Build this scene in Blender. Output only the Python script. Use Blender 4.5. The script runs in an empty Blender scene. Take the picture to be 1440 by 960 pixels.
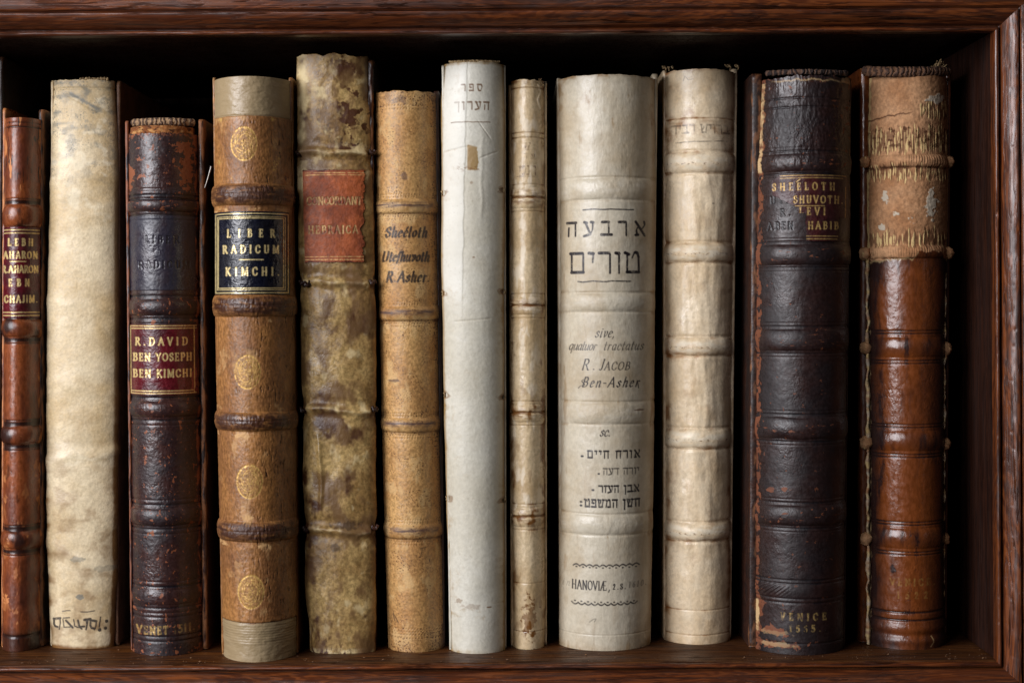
import bpy, math
import numpy as np

# ------------------------------------------------------------------ camera, light, exposure
sc = bpy.context.scene
COL = sc.collection
S = 0.0004            # metres per photograph pixel on the plane y = 0, one metre from the lens
CX, CY = 720.0, 430.0 # optical axis in the photograph
ROLL = math.radians(0.3)
ZC = (915 - CY) * S   # lens height above the shelf board

cam_d = bpy.data.cameras.new("camera")
cam = bpy.data.objects.new("camera", cam_d)
COL.objects.link(cam)
cam.location = (0, -1.0, ZC)
cam.rotation_euler = (math.radians(90), ROLL, 0)
cam_d.sensor_width = 36
cam_d.lens = 36 / (2 * 720 * S)
cam_d.shift_y = -(480 - CY) / 1440
cam_d.clip_start = 0.01
cam_d.clip_end = 50
sc.camera = cam

w = bpy.data.worlds.new("World")
sc.world = w
w.use_nodes = True
w.node_tree.nodes["Background"].inputs[0].default_value = (0.9, 0.92, 1.0, 1)
w.node_tree.nodes["Background"].inputs[1].default_value = 0.010

def area(name, loc, target, sx, sy, power, color):
    d = bpy.data.lights.new(name, 'AREA')
    d.shape = 'RECTANGLE'; d.size = sx; d.size_y = sy
    d.energy = power; d.color = color
    o = bpy.data.objects.new(name, d)
    COL.objects.link(o)
    o.location = loc
    from mathutils import Vector
    o.rotation_euler = (Vector(target) - Vector(loc)).to_track_quat('-Z', 'Y').to_euler()
    return o

area("window_light", (-1.2, -0.95, 0.62), (0.0, 0.0, 0.16), 1.0, 0.95, 37, (0.96, 0.955, 1.0))
area("added_sheen_light", (-0.58, -1.45, 0.70), (-0.1, 0.0, 0.25), 0.28, 0.55, 4.5, (0.96, 0.955, 1.0))  # small lamp added to put a sheen on the left of the frame

sc.view_settings.view_transform = 'Standard'
sc.view_settings.look = 'None'
sc.view_settings.exposure = 0.0
sc.view_settings.gamma = 1.0

# ------------------------------------------------------------------ maths helpers
cr, sr = math.cos(ROLL), math.sin(ROLL)

def to_world(px, py, y):
    """photo pixel + depth -> world x, z"""
    u = np.asarray(px, float) - CX; v = CY - np.asarray(py, float)
    k = S * (1.0 + np.asarray(y, float))
    return (u * cr + v * sr) * k, (-u * sr + v * cr) * k + ZC

def to_px(x, y, z):
    k = S * (1.0 + y)
    a = x / k; b = (z - ZC) / k
    return CX + a * cr - b * sr, CY - (a * sr + b * cr)

def _hash(ix, iy, seed):
    h = (ix.astype(np.int64) * 374761393 + iy.astype(np.int64) * 668265263 + seed * 1442695041) & 0xffffffff
    h = ((h ^ (h >> 13)) * 1274126177) & 0xffffffff
    return (h ^ (h >> 16)) & 0xffffffff

def gnoise(x, y, seed=0):
    ix = np.floor(x); iy = np.floor(y)
    fx = x - ix; fy = y - iy
    u = fx * fx * fx * (fx * (fx * 6 - 15) + 10); v = fy * fy * fy * (fy * (fy * 6 - 15) + 10)
    def g(dx, dy):
        a = _hash(ix + dx, iy + dy, seed) * (2 * math.pi / 4294967296.0)
        return np.cos(a) * (fx - dx) + np.sin(a) * (fy - dy)
    a = g(0, 0); b = g(1, 0); c = g(0, 1); d = g(1, 1)
    return 1.5 * ((a + u * (b - a)) * (1 - v) + (c + u * (d - c)) * v)

def fbm(x, y, seed=0, octv=4):
    s = 0; a = 1.0; t = 0
    for i in range(octv):
        s = s + a * gnoise(x, y, seed + i * 17); t += a
        x = x * 2.03 + 7.1; y = y * 2.03 + 3.7; a *= 0.55
    return s / t * 1.5

def sat(a): return np.clip(a, 0, 1)
def sstep(a, b, x):
    t = sat((x - a) / (b - a)); return t * t * (3 - 2 * t)
def srgb(r, g, b):
    f = lambda c: (c / 255 / 12.92) if c / 255 <= 0.04045 else ((c / 255 + 0.055) / 1.055) ** 2.4
    return (f(r), f(g), f(b), 1.0)

# ------------------------------------------------------------------ mesh helpers
def raw_mesh(name, verts, quads, parent=None, mat=None, attrs=None, smooth=True, origin=None, polys=None):
    verts = np.asarray(verts, np.float32).reshape(-1, 3)
    if origin is not None:
        verts = verts - np.asarray(origin, np.float32)
    me = bpy.data.meshes.new(name)
    if polys is not None:
        me.from_pydata(verts.tolist(), [], polys)
    else:
        q = np.asarray(quads, np.int32).reshape(-1, 4)
        me.vertices.add(len(verts)); me.vertices.foreach_set('co', verts.ravel())
        me.loops.add(q.size); me.loops.foreach_set('vertex_index', q.ravel())
        me.polygons.add(len(q))
        me.polygons.foreach_set('loop_start', np.arange(0, q.size, 4, dtype=np.int32))
        me.update(calc_edges=True)
    me.polygons.foreach_set('use_smooth', np.full(len(me.polygons), smooth, dtype=bool))
    for k, v in (attrs or {}).items():
        a = me.attributes.new(k, 'FLOAT', 'POINT')
        a.data.foreach_set('value', np.asarray(v, np.float32).ravel())
    if mat: me.materials.append(mat)
    me.validate()
    o = bpy.data.objects.new(name, me)
    COL.objects.link(o)
    if parent is not None: o.parent = parent
    return o

def grid_quads(nv, nu, off=0, keep=None, flip=False):
    i = np.arange(nv * nu).reshape(nv, nu) + off
    a, b, c, d = i[:-1, :-1], i[1:, :-1], i[1:, 1:], i[:-1, 1:]
    q = np.stack([a, d, c, b] if flip else [a, b, c, d], -1).reshape(-1, 4)
    if keep is not None:
        q = q[keep.ravel()]
    return q

def tube(name, pts, rad, parent, mat, origin, seg=7, attrs=None):
    pts = np.asarray(pts, float); n = len(pts)
    rad = np.broadcast_to(np.asarray(rad, float), (n,))
    tg = np.gradient(pts, axis=0); tg /= np.linalg.norm(tg, axis=1)[:, None] + 1e-12
    ref = np.array([0, 0, 1.0]) if abs(tg[:, 2]).mean() < 0.7 else np.array([1.0, 0, 0])
    n1 = np.cross(tg, ref); n1 /= np.linalg.norm(n1, axis=1)[:, None] + 1e-12
    n2 = np.cross(tg, n1)
    a = np.linspace(0, 2 * np.pi, seg + 1)
    v = pts[:, None] + rad[:, None, None] * (np.cos(a)[None, :, None] * n1[:, None] + np.sin(a)[None, :, None] * n2[:, None])
    at = {k: np.repeat(np.asarray(x)[:, None], seg + 1, 1) for k, x in (attrs or {}).items()}
    return raw_mesh(name, v, grid_quads(n, seg + 1), parent, mat, at, True, origin)

def empty(name, loc, label, cat, group=None):
    o = bpy.data.objects.new(name, None)
    COL.objects.link(o); o.location = loc
    o.empty_display_size = 0.02
    o['label'] = label; o['category'] = cat
    if group: o['group'] = group
    return o

# ------------------------------------------------------------------ node helpers
class NT:
    def __init__(s, name):
        s.m = bpy.data.materials.new(name); s.m.use_nodes = True
        s.t = s.m.node_tree; s.n = s.t.nodes
        s.bsdf = s.n["Principled BSDF"]
    def new(s, ty, **kw):
        n = s.n.new(ty)
        for k, v in kw.items(): setattr(n, k, v)
        return n
    def link(s, a, b): s.t.links.new(a, b)
    def val(s, sock, v):
        if hasattr(v, 'is_linked') or isinstance(v, bpy.types.NodeSocket): s.link(v, sock)
        else: sock.default_value = v
    def coords(s, off=(0, 0, 0), scale=(1, 1, 1), rot=(0, 0, 0)):
        tc = s.new('ShaderNodeTexCoord'); mp = s.new('ShaderNodeMapping')
        s.link(tc.outputs['Object'], mp.inputs['Vector'])
        mp.inputs['Location'].default_value = off; mp.inputs['Scale'].default_value = scale
        mp.inputs['Rotation'].default_value = rot
        return mp.outputs['Vector']
    def noise(s, vec, scale, detail=4, rough=0.55, dist=0.0):
        n = s.new('ShaderNodeTexNoise')
        s.link(vec, n.inputs['Vector']); n.inputs['Scale'].default_value = scale
        n.inputs['Detail'].default_value = detail; n.inputs['Roughness'].default_value = rough
        n.inputs['Distortion'].default_value = dist
        return n.outputs['Fac']
    def voro(s, vec, scale, feature='DISTANCE_TO_EDGE'):
        n = s.new('ShaderNodeTexVoronoi', feature=feature)
        s.link(vec, n.inputs['Vector']); n.inputs['Scale'].default_value = scale
        return n.outputs['Distance']
    def ramp(s, fac, lo, hi, a=0.0, b=1.0):
        n = s.new('ShaderNodeMapRange'); n.clamp = True; n.interpolation_type = 'SMOOTHSTEP'
        s.link(fac, n.inputs[0])
        n.inputs[1].default_value = lo; n.inputs[2].default_value = hi
        n.inputs[3].default_value = a; n.inputs[4].default_value = b
        return n.outputs[0]
    def math(s, op, a, b=0.0, clamp=False):
        n = s.new('ShaderNodeMath', operation=op); n.use_clamp = clamp
        s.val(n.inputs[0], a); s.val(n.inputs[1], b)
        return n.outputs[0]
    def mix(s, fac, a, b, blend='MIX'):
        n = s.new('ShaderNodeMix', data_type='RGBA', blend_type=blend)
        s.val(n.inputs[0], fac); s.val(n.inputs[6], a); s.val(n.inputs[7], b)
        return n.outputs[2]
    def attr(s, name):
        n = s.new('ShaderNodeAttribute', attribute_name=name)
        return n.outputs['Fac']
    def bump(s, h, strength, dist, normal=None):
        n = s.new('ShaderNodeBump'); n.inputs['Strength'].default_value = strength
        n.inputs['Distance'].default_value = dist
        s.link(h, n.inputs['Height'])
        if normal is not None: s.link(normal, n.inputs['Normal'])
        return n.outputs['Normal']

GOLD = srgb(214, 176, 104)
_seed = [0]

def leather(name, base, base2, wear, stain_shade, ink=(0.012, 0.01, 0.01, 1), aux=None, rough=0.45, spec=0.5, wsoft=(0.3, 0.62, 0.5),
            mott=(0.42, 0.62), mscale=60, grain=650, gbump=0.35, vert=1.0, crack=0.0, speck=0.25, gold=GOLD, coat=0.0):
    """skin of a binding: two base tones mottled by noise, then worn, stained, inked and gilt by the part's own fields"""
    _seed[0] += 1
    t = NT(name)
    off = (_seed[0] * 1.37, _seed[0] * 0.71, _seed[0] * 2.11)
    v = t.coords(off, (1, 1, vert))
    n1 = t.noise(v, mscale, 7, 0.62, 0.3)
    n2 = t.noise(v, grain, 3, 0.6)
    n3 = t.noise(v, mscale * 5, 4, 0.6)
    c = t.mix(t.ramp(n1, *mott), base, base2)
    c = t.mix(t.ramp(n3, 0.35, 0.75, 0, speck), c, base2)
    g = t.ramp(n2, 0.3, 0.7, 1 - speck, 1 + speck * 0.6)
    gg = t.new('ShaderNodeCombineXYZ')
    for i in range(3): t.link(g, gg.inputs[i])
    c = t.mix(1.0, c, gg.outputs[0], 'MULTIPLY')
    # worn places keep a ragged, grainy margin
    wv = t.math('ADD', t.attr('wear'), t.math('MULTIPLY', t.math('SUBTRACT', n3, 0.5), wsoft[2]))
    wm = t.ramp(wv, wsoft[0], wsoft[1])
    c = t.mix(wm, c, wear)
    sv = t.math('ADD', t.attr('stain_shade'), t.math('MULTIPLY', t.math('SUBTRACT', n3, 0.5), wsoft[2] * 0.6))
    c = t.mix(t.ramp(sv, 0.1, 0.9), c, stain_shade)
    if aux is not None:
        c = t.mix(t.attr('aux'), c, aux)
    inkm = t.math('MULTIPLY', t.attr('ink'), t.ramp(n2, 0.2, 0.5, 0.65, 1.0))
    c = t.mix(inkm, c, ink)
    gm = t.math('MULTIPLY', t.attr('gilt'), t.ramp(n2, 0.28, 0.5, 0.55, 1.0))
    c = t.mix(gm, c, gold)
    t.link(c, t.bsdf.inputs['Base Color'])
    t.link(t.math('MULTIPLY', gm, 0.45), t.bsdf.inputs['Metallic'])
    r = t.math('ADD', t.ramp(n1, 0.3, 0.7, rough - 0.08, rough + 0.14), t.math('MULTIPLY', wm, 0.22))
    r = t.math('ADD', r, t.ramp(n2, 0.3, 0.7, -0.05, 0.07))
    t.link(r, t.bsdf.inputs['Roughness'])
    t.bsdf.inputs['Specular IOR Level'].default_value = spec
    h = t.math('ADD', t.math('MULTIPLY', n2, 0.6), t.math('MULTIPLY', n3, 0.3))
    if crack > 0:
        vv = t.coords(off, (1, 1, 0.45))
        e = t.voro(vv, 230)
        h = t.math('ADD', h, t.math('MULTIPLY', t.ramp(e, 0.0, 0.12), crack))
    t.link(t.bump(h, gbump, 0.0007), t.bsdf.inputs['Normal'])
    return t.m

def wood(name, axis, seed, dark=srgb(34, 15, 7), mid=srgb(80, 38, 17), light=srgb(120, 64, 29), rough=0.4, spec=0.45, coat=0.75):
    """oak: broad growth figure, fine fibre, short dark pores, all drawn out along one axis"""
    t = NT(name)
    def ax(across, along):
        v = [across] * 3; v[axis] = along
        return t.coords((seed * 1.7, seed * 0.9, seed * 2.3), tuple(v))
    rings = t.noise(ax(26, 4.2), 1.5, 4, 0.55, 2.2)
    wv = t.math('SINE', t.math('MULTIPLY', rings, 60.0))
    fib = t.noise(ax(520, 20), 1.0, 5, 0.65)
    fine = t.noise(ax(640, 44), 1.0, 3, 0.62, 0.5)
    pores = t.math('MULTIPLY', t.ramp(fine, 0.54, 0.62), t.ramp(t.noise(ax(60, 6), 1.0, 3, 0.6), 0.35, 0.6, 0.25, 1.0))
    big = t.noise(ax(26, 4), 0.9, 4, 0.5)
    fleck = t.math('MULTIPLY', t.ramp(t.noise(ax(560, 34), 1.3, 3, 0.6, .4), 0.56, 0.66), 0.6)
    c = t.mix(t.ramp(wv, -0.8, 1.0), mid, light)
    c = t.mix(t.ramp(big, 0.35, 0.7, 0, 0.8), c, mid)
    c = t.mix(t.ramp(fib, 0.4, 0.66, 0, 0.8), c, dark)
    c = t.mix(fleck, c, light)
    c = t.mix(t.math('MULTIPLY', pores, 0.75), c, srgb(24, 11, 6))
    t.link(c, t.bsdf.inputs['Base Color'])
    r = t.math('ADD', t.ramp(fib, 0.3, 0.7, rough - 0.07, rough + 0.12), t.math('MULTIPLY', pores, 0.3))
    t.link(t.math('ADD', r, t.ramp(big, 0.3, 0.7, -0.04, 0.06)), t.bsdf.inputs['Roughness'])
    t.bsdf.inputs['Specular IOR Level'].default_value = spec
    h = t.math('SUBTRACT', t.math('MULTIPLY', fib, 0.6), t.math('MULTIPLY', pores, 1.3))
    h = t.math('ADD', h, t.math('MULTIPLY', t.noise(ax(160, 12), 1.0, 3), 0.8))
    t.link(t.bump(h, 0.42, 0.0005), t.bsdf.inputs['Normal'])
    # old wax polish over the grain
    keep = t.math('SUBTRACT', 1.0, t.math('MULTIPLY', pores, 0.92))
    keep = t.math('MULTIPLY', keep, t.ramp(t.noise(ax(90, 14), 1.0, 5, 0.65), 0.36, 0.62, 0.35, 1.0))
    t.link(t.math('MULTIPLY', keep, coat), t.bsdf.inputs['Coat Weight'])
    t.link(t.math('MULTIPLY', keep, spec), t.bsdf.inputs['Specular IOR Level'])
    t.link(t.math('ADD', t.ramp(fib, 0.3, 0.7, 0.16, 0.3), t.math('MULTIPLY', pores, 0.4)), t.bsdf.inputs['Coat Roughness'])
    t.link(t.bump(h, 0.35, 0.0004), t.bsdf.inputs['Coat Normal'])
    return t.m

def paper(name, col, dark):
    t = NT(name)
    v = t.coords((0, 0, 0), (900, 3, 3))
    n = t.noise(v, 1.0, 3, 0.6)
    t.link(t.mix(t.ramp(n, 0.35, 0.65), dark, col), t.bsdf.inputs['Base Color'])
    t.bsdf.inputs['Roughness'].default_value = 0.9
    t.link(t.bump(n, 0.6, 0.0006), t.bsdf.inputs['Normal'])
    return t.m

def fibre(name, col, dark, scale=500):
    t = NT(name)
    v = t.coords((0, 0, 0), (1, 1, 0.5))
    n = t.noise(v, scale, 4, 0.6)
    t.link(t.mix(t.ramp(n, 0.38, 0.62), dark, col), t.bsdf.inputs['Base Color'])
    t.bsdf.inputs['Roughness'].default_value = 0.85
    t.link(t.bump(n, 0.8, 0.001), t.bsdf.inputs['Normal'])
    return t.m

def stripes(name, a, b, axis_scale=420):
    t = NT(name)
    wv = t.new('ShaderNodeTexWave', wave_type='BANDS', bands_direction='X')
    tc = t.new('ShaderNodeTexCoord'); t.link(tc.outputs['Object'], wv.inputs['Vector'])
    wv.inputs['Scale'].default_value = axis_scale; wv.inputs['Distortion'].default_value = 7; wv.inputs['Detail'].default_value = 3; wv.inputs['Detail Scale'].default_value = 2.5
    t.link(t.mix(t.ramp(wv.outputs['Fac'], 0.3, 0.7), a, b), t.bsdf.inputs['Base Color'])
    t.bsdf.inputs['Roughness'].default_value = 0.8
    t.link(t.bump(wv.outputs['Fac'], 0.8, 0.0008), t.bsdf.inputs['Normal'])
    return t.m

# ------------------------------------------------------------------ lettering: pen strokes drawn on the binding
def cat(pts, n=7):
    p = np.asarray(pts, float).reshape(-1, 2)
    closed = np.allclose(p[0], p[-1])
    q = np.vstack([p[-2] if closed else 2 * p[0] - p[1], p, p[1] if closed else 2 * p[-1] - p[-2]])
    out = []
    for i in range(1, len(q) - 2):
        a, b, c, d = q[i - 1:i + 3]
        for t in np.linspace(0, 1, n, endpoint=False):
            out.append(0.5 * (2 * b + (c - a) * t + (2 * a - 5 * b + 4 * c - d) * t * t + (-a + 3 * b - 3 * c + d) * t ** 3))
    out.append(p[-1])
    return np.array(out)
def L(*a): return np.asarray(a, float).reshape(-1, 2)
def Cv(*a): return cat(a)
class Thin:
    def __init__(s, *a): s.p = L(*a)
def dot(x, y, r=.05): return L(x - r, y, x + r, y)

ROM = {
 'A': (.76, [L(.07,0,.37,1), L(.37,1,.69,0), L(.17,.36,.57,.36)], [(.07,0),(.69,0)]),
 'B': (.64, [L(.15,0,.15,1), Cv(.15,1,.42,.98,.5,.76,.4,.56,.15,.53), Cv(.15,.53,.46,.5,.57,.27,.44,.03,.15,0)], [(.12,0),(.12,1)]),
 'C': (.7, [Cv(.62,.76,.52,.96,.36,1,.14,.84,.08,.5,.15,.15,.37,0,.54,.06,.64,.25), Thin(.62,.74,.62,.97)], []),
 'D': (.76, [L(.15,0,.15,1), Cv(.15,1,.42,.98,.62,.8,.68,.5,.6,.18,.42,.02,.15,0)], [(.12,0),(.12,1)]),
 'E': (.6, [L(.15,0,.15,1), L(.15,.99,.52,.99), Thin(.52,.99,.52,.8), L(.15,.52,.42,.52), Thin(.42,.62,.42,.42), L(.15,.01,.55,.01), Thin(.55,.01,.55,.22)], [(.12,0),(.12,1)]),
 'H': (.78, [L(.15,0,.15,1), L(.63,0,.63,1), L(.15,.5,.63,.5)], [(.15,0),(.15,1),(.63,0),(.63,1)]),
 'I': (.32, [L(.16,0,.16,1)], [(.16,0),(.16,1)]),
 'J': (.42, [L(.27,1,.27,.2), Cv(.27,.2,.22,.02,.06,.04)], [(.27,1)]),
 'K': (.74, [L(.15,0,.15,1), L(.15,.4,.58,1), L(.29,.56,.66,0)], [(.15,0),(.15,1),(.6,1),(.66,0)]),
 'L': (.58, [L(.15,0,.15,1), L(.15,.01,.53,.01), Thin(.53,.01,.53,.26)], [(.15,1),(.12,0)]),
 'M': (.94, [L(.12,0,.14,1), L(.14,1,.46,.08), L(.46,.08,.78,1), L(.78,1,.8,0)], [(.12,0),(.12,1),(.8,0),(.8,1)]),
 'N': (.78, [L(.14,0,.14,1), L(.14,1,.64,0), L(.64,0,.64,1)], [(.14,0),(.12,1),(.64,1)]),
 'O': (.78, [Cv(.39,1,.15,.84,.08,.5,.15,.16,.39,0,.63,.16,.7,.5,.63,.84,.39,1)], []),
 'P': (.6, [L(.15,0,.15,1), Cv(.15,1,.42,.98,.53,.73,.42,.48,.15,.46)], [(.15,0),(.12,1)]),
 'R': (.7, [L(.15,0,.15,1), Cv(.15,1,.42,.98,.52,.75,.42,.53,.15,.5), L(.34,.5,.64,0)], [(.15,0),(.12,1),(.64,0)]),
 'S': (.56, [Cv(.46,.78,.38,.97,.24,1,.1,.86,.12,.66,.28,.52,.45,.38,.48,.16,.34,.01,.18,.02,.08,.24), Thin(.46,.76,.46,.96), Thin(.08,.04,.08,.26)], []),
 'T': (.68, [L(.34,0,.34,1), L(.06,.99,.62,.99), Thin(.06,.99,.06,.78), Thin(.62,.99,.62,.78)], [(.34,0)]),
 'U': (.76, [L(.15,1,.15,.3), Cv(.15,.3,.2,.06,.38,0,.56,.08,.61,.3), L(.61,.3,.61,1)], [(.15,1),(.61,1)]),
 'V': (.74, [L(.07,1,.37,0), L(.37,0,.67,1)], [(.07,1),(.67,1)]),
 'Y': (.7, [L(.06,1,.35,.48), L(.35,.48,.64,1), L(.35,.5,.35,0)], [(.06,1),(.64,1),(.35,0)]),
 'Æ': (.98, [L(.06,0,.48,1), L(.5,1,.5,0), L(.2,.36,.5,.36), L(.5,.99,.9,.99), L(.5,.52,.78,.52), L(.5,.01,.94,.01), Thin(.94,.01,.94,.22)], [(.06,0)]),
 '0': (.6, [Cv(.3,1,.12,.8,.1,.5,.12,.2,.3,0,.48,.2,.5,.5,.48,.8,.3,1)], []),
 '1': (.4, [L(.2,0,.2,1), L(.2,1,.08,.86)], [(.2,0)]),
 '2': (.56, [Cv(.1,.76,.2,.97,.36,.96,.45,.74,.3,.4,.08,.03), L(.08,.03,.5,.03)], []),
 '5': (.54, [L(.46,.98,.16,.98), L(.16,.98,.13,.56), Cv(.13,.56,.32,.62,.46,.44,.44,.14,.26,0,.08,.1)], []),
 '6': (.58, [Cv(.46,.95,.22,.8,.1,.4,.2,.04,.38,.02,.5,.26,.38,.54,.2,.5,.11,.34)], []),
 '.': (.24, [dot(.12,.05,.04)], []), ',': (.24, [L(.14,.06,.08,-.16)], []), '-': (.34, [L(.05,.4,.29,.4)], []), ' ': (.34, [], []),
 'a': (.5, [Cv(.4,.55,.24,.62,.1,.44,.09,.16,.2,.01,.33,.12,.4,.3), L(.41,.6,.39,.14), Cv(.39,.14,.42,.0,.5,.08)], []),
 'b': (.5, [L(.12,1,.12,.05), Cv(.12,.38,.24,.6,.38,.55,.42,.3,.34,.04,.2,.0,.12,.1)], []),
 'c': (.44, [Cv(.39,.47,.3,.62,.17,.58,.08,.34,.12,.08,.24,0,.4,.1)], []),
 'e': (.44, [Cv(.1,.3,.26,.34,.38,.46,.3,.61,.17,.57,.08,.32,.12,.07,.24,0,.4,.1)], []),
 'é': (.44, [Cv(.1,.3,.26,.34,.38,.46,.3,.61,.17,.57,.08,.32,.12,.07,.24,0,.4,.1), L(.22,.76,.36,1.0)], []),
 'h': (.54, [L(.13,1,.13,0), Cv(.13,.38,.24,.58,.36,.6,.42,.44,.41,.1,.46,0,.54,.08)], []),
 'i': (.26, [L(.13,.6,.12,.1), Cv(.12,.1,.15,0,.24,.08), dot(.15,.85,.03)], []),
 'l': (.26, [L(.13,1,.12,.1), Cv(.12,.1,.15,0,.24,.08)], []),
 'n': (.54, [L(.12,.6,.12,0), Cv(.12,.38,.24,.58,.36,.6,.42,.44,.41,.1,.46,0,.54,.08)], []),
 'o': (.5, [Cv(.25,.62,.12,.5,.08,.3,.13,.08,.25,0,.37,.1,.42,.32,.37,.54,.25,.62)], []),
 'q': (.5, [Cv(.4,.55,.24,.62,.1,.44,.09,.16,.2,.01,.33,.12,.4,.3), L(.41,.6,.4,-.35)], []),
 'r': (.4, [L(.12,.6,.12,0), Cv(.12,.36,.2,.56,.32,.6), dot(.34,.54,.03)], []),
 's': (.4, [Cv(.34,.5,.24,.62,.11,.52,.15,.38,.3,.26,.32,.1,.18,0,.06,.1)], []),
 'ſ': (.3, [Cv(.36,.92,.24,1,.16,.8,.14,.3,.06,-.2)], []),
 't': (.32, [L(.14,.88,.13,.12), Cv(.13,.12,.17,0,.3,.08), L(.04,.6,.28,.6)], []),
 'u': (.54, [L(.12,.6,.11,.18), Cv(.11,.18,.17,0,.3,.06,.41,.26), L(.42,.6,.41,.1), Cv(.41,.1,.45,0,.54,.08)], []),
 'v': (.46, [Cv(.06,.58,.14,.56,.2,.02), Cv(.2,.02,.36,.2,.4,.5,.34,.6)], []),
}
HEB = {
 'א': (.8, [L(.1,.98,.72,.02), Cv(.68,1,.7,.74,.5,.44), Cv(.3,.66,.16,.4,.2,.06), L(.1,.04,.26,.06)]),
 'ב': (.76, [L(.1,.94,.55,.94), L(.56,.94,.56,.06), L(.04,.05,.76,.05)]),
 'כ': (.68, [L(.1,.94,.5,.94), Cv(.5,.94,.6,.8,.6,.2,.5,.05), L(.08,.05,.5,.05)]),
 'ד': (.7, [L(.04,.94,.68,.94), L(.55,.94,.55,0)]),
 'ה': (.72, [L(.04,.94,.64,.94), L(.6,.94,.6,0), L(.15,.6,.12,0)]),
 'ו': (.32, [L(.05,.94,.2,.9), L(.2,.96,.2,0)]),
 'ז': (.36, [L(.04,.94,.34,.94), L(.2,.94,.18,0)]),
 'ח': (.74, [L(.06,.94,.66,.94), L(.13,.94,.13,0), L(.61,.94,.61,0)]),
 'ט': (.76, [L(.04,.95,.2,.88), L(.13,.92,.12,.05), L(.12,.05,.66,.05), L(.66,.05,.66,.76), Cv(.66,.76,.6,.94,.48,.95,.36,.72)]),
 'י': (.34, [L(.04,.94,.24,.92), L(.24,.94,.21,.52)]),
 'ך': (.6, [L(.04,.94,.5,.94), L(.5,.94,.47,-.32)]),
 'ם': (.74, [L(.05,.94,.6,.94), L(.64,.9,.64,.05), L(.1,.05,.64,.05), L(.1,.94,.1,.05)]),
 'מ': (.76, [L(.06,.95,.2,.78), L(.2,.78,.08,.02), Cv(.2,.72,.42,.95,.6,.8,.64,.06), L(.36,.05,.64,.05)]),
 'ן': (.32, [L(.05,.94,.2,.9), L(.2,.96,.19,-.32)]),
 'נ': (.46, [L(.12,.94,.32,.92), L(.32,.94,.32,.05), L(.03,.05,.32,.05)]),
 'ס': (.74, [L(.05,.94,.6,.94), Cv(.6,.94,.7,.6,.55,.12,.38,.02,.2,.14,.1,.5,.12,.94)]),
 'ע': (.72, [L(.05,.95,.2,.9), L(.14,.88,.44,.14), L(.52,.95,.66,.92), Cv(.64,.92,.6,.4,.44,.1), L(.46,.1,.02,-.03)]),
 'פ': (.7, [L(.1,.94,.54,.94), L(.6,.9,.6,.05), L(.05,.05,.6,.05), L(.12,.94,.12,.56), L(.12,.56,.3,.5)]),
 'צ': (.7, [L(.05,.95,.2,.88), L(.15,.88,.56,.1), L(.5,.95,.64,.9), L(.62,.9,.36,.48), L(.04,.05,.6,.05)]),
 'ק': (.74, [L(.04,.94,.62,.94), Cv(.62,.94,.62,.5,.36,.12), L(.14,.6,.14,-.32)]),
 'ר': (.64, [L(.04,.94,.5,.94), L(.55,.88,.55,0)]),
 'ש': (.88, [L(.06,.95,.16,.92), L(.1,.95,.2,.06), L(.2,.06,.6,.06), L(.6,.06,.76,.95), L(.7,.95,.82,.93), L(.4,.95,.38,.6), L(.38,.6,.17,.28)]),
 '.': (.3, [dot(.14,.24,.06)]), ':': (.3, [dot(.14,.66,.06), dot(.14,.16,.06)]), ' ': (.4, []),
}

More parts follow.
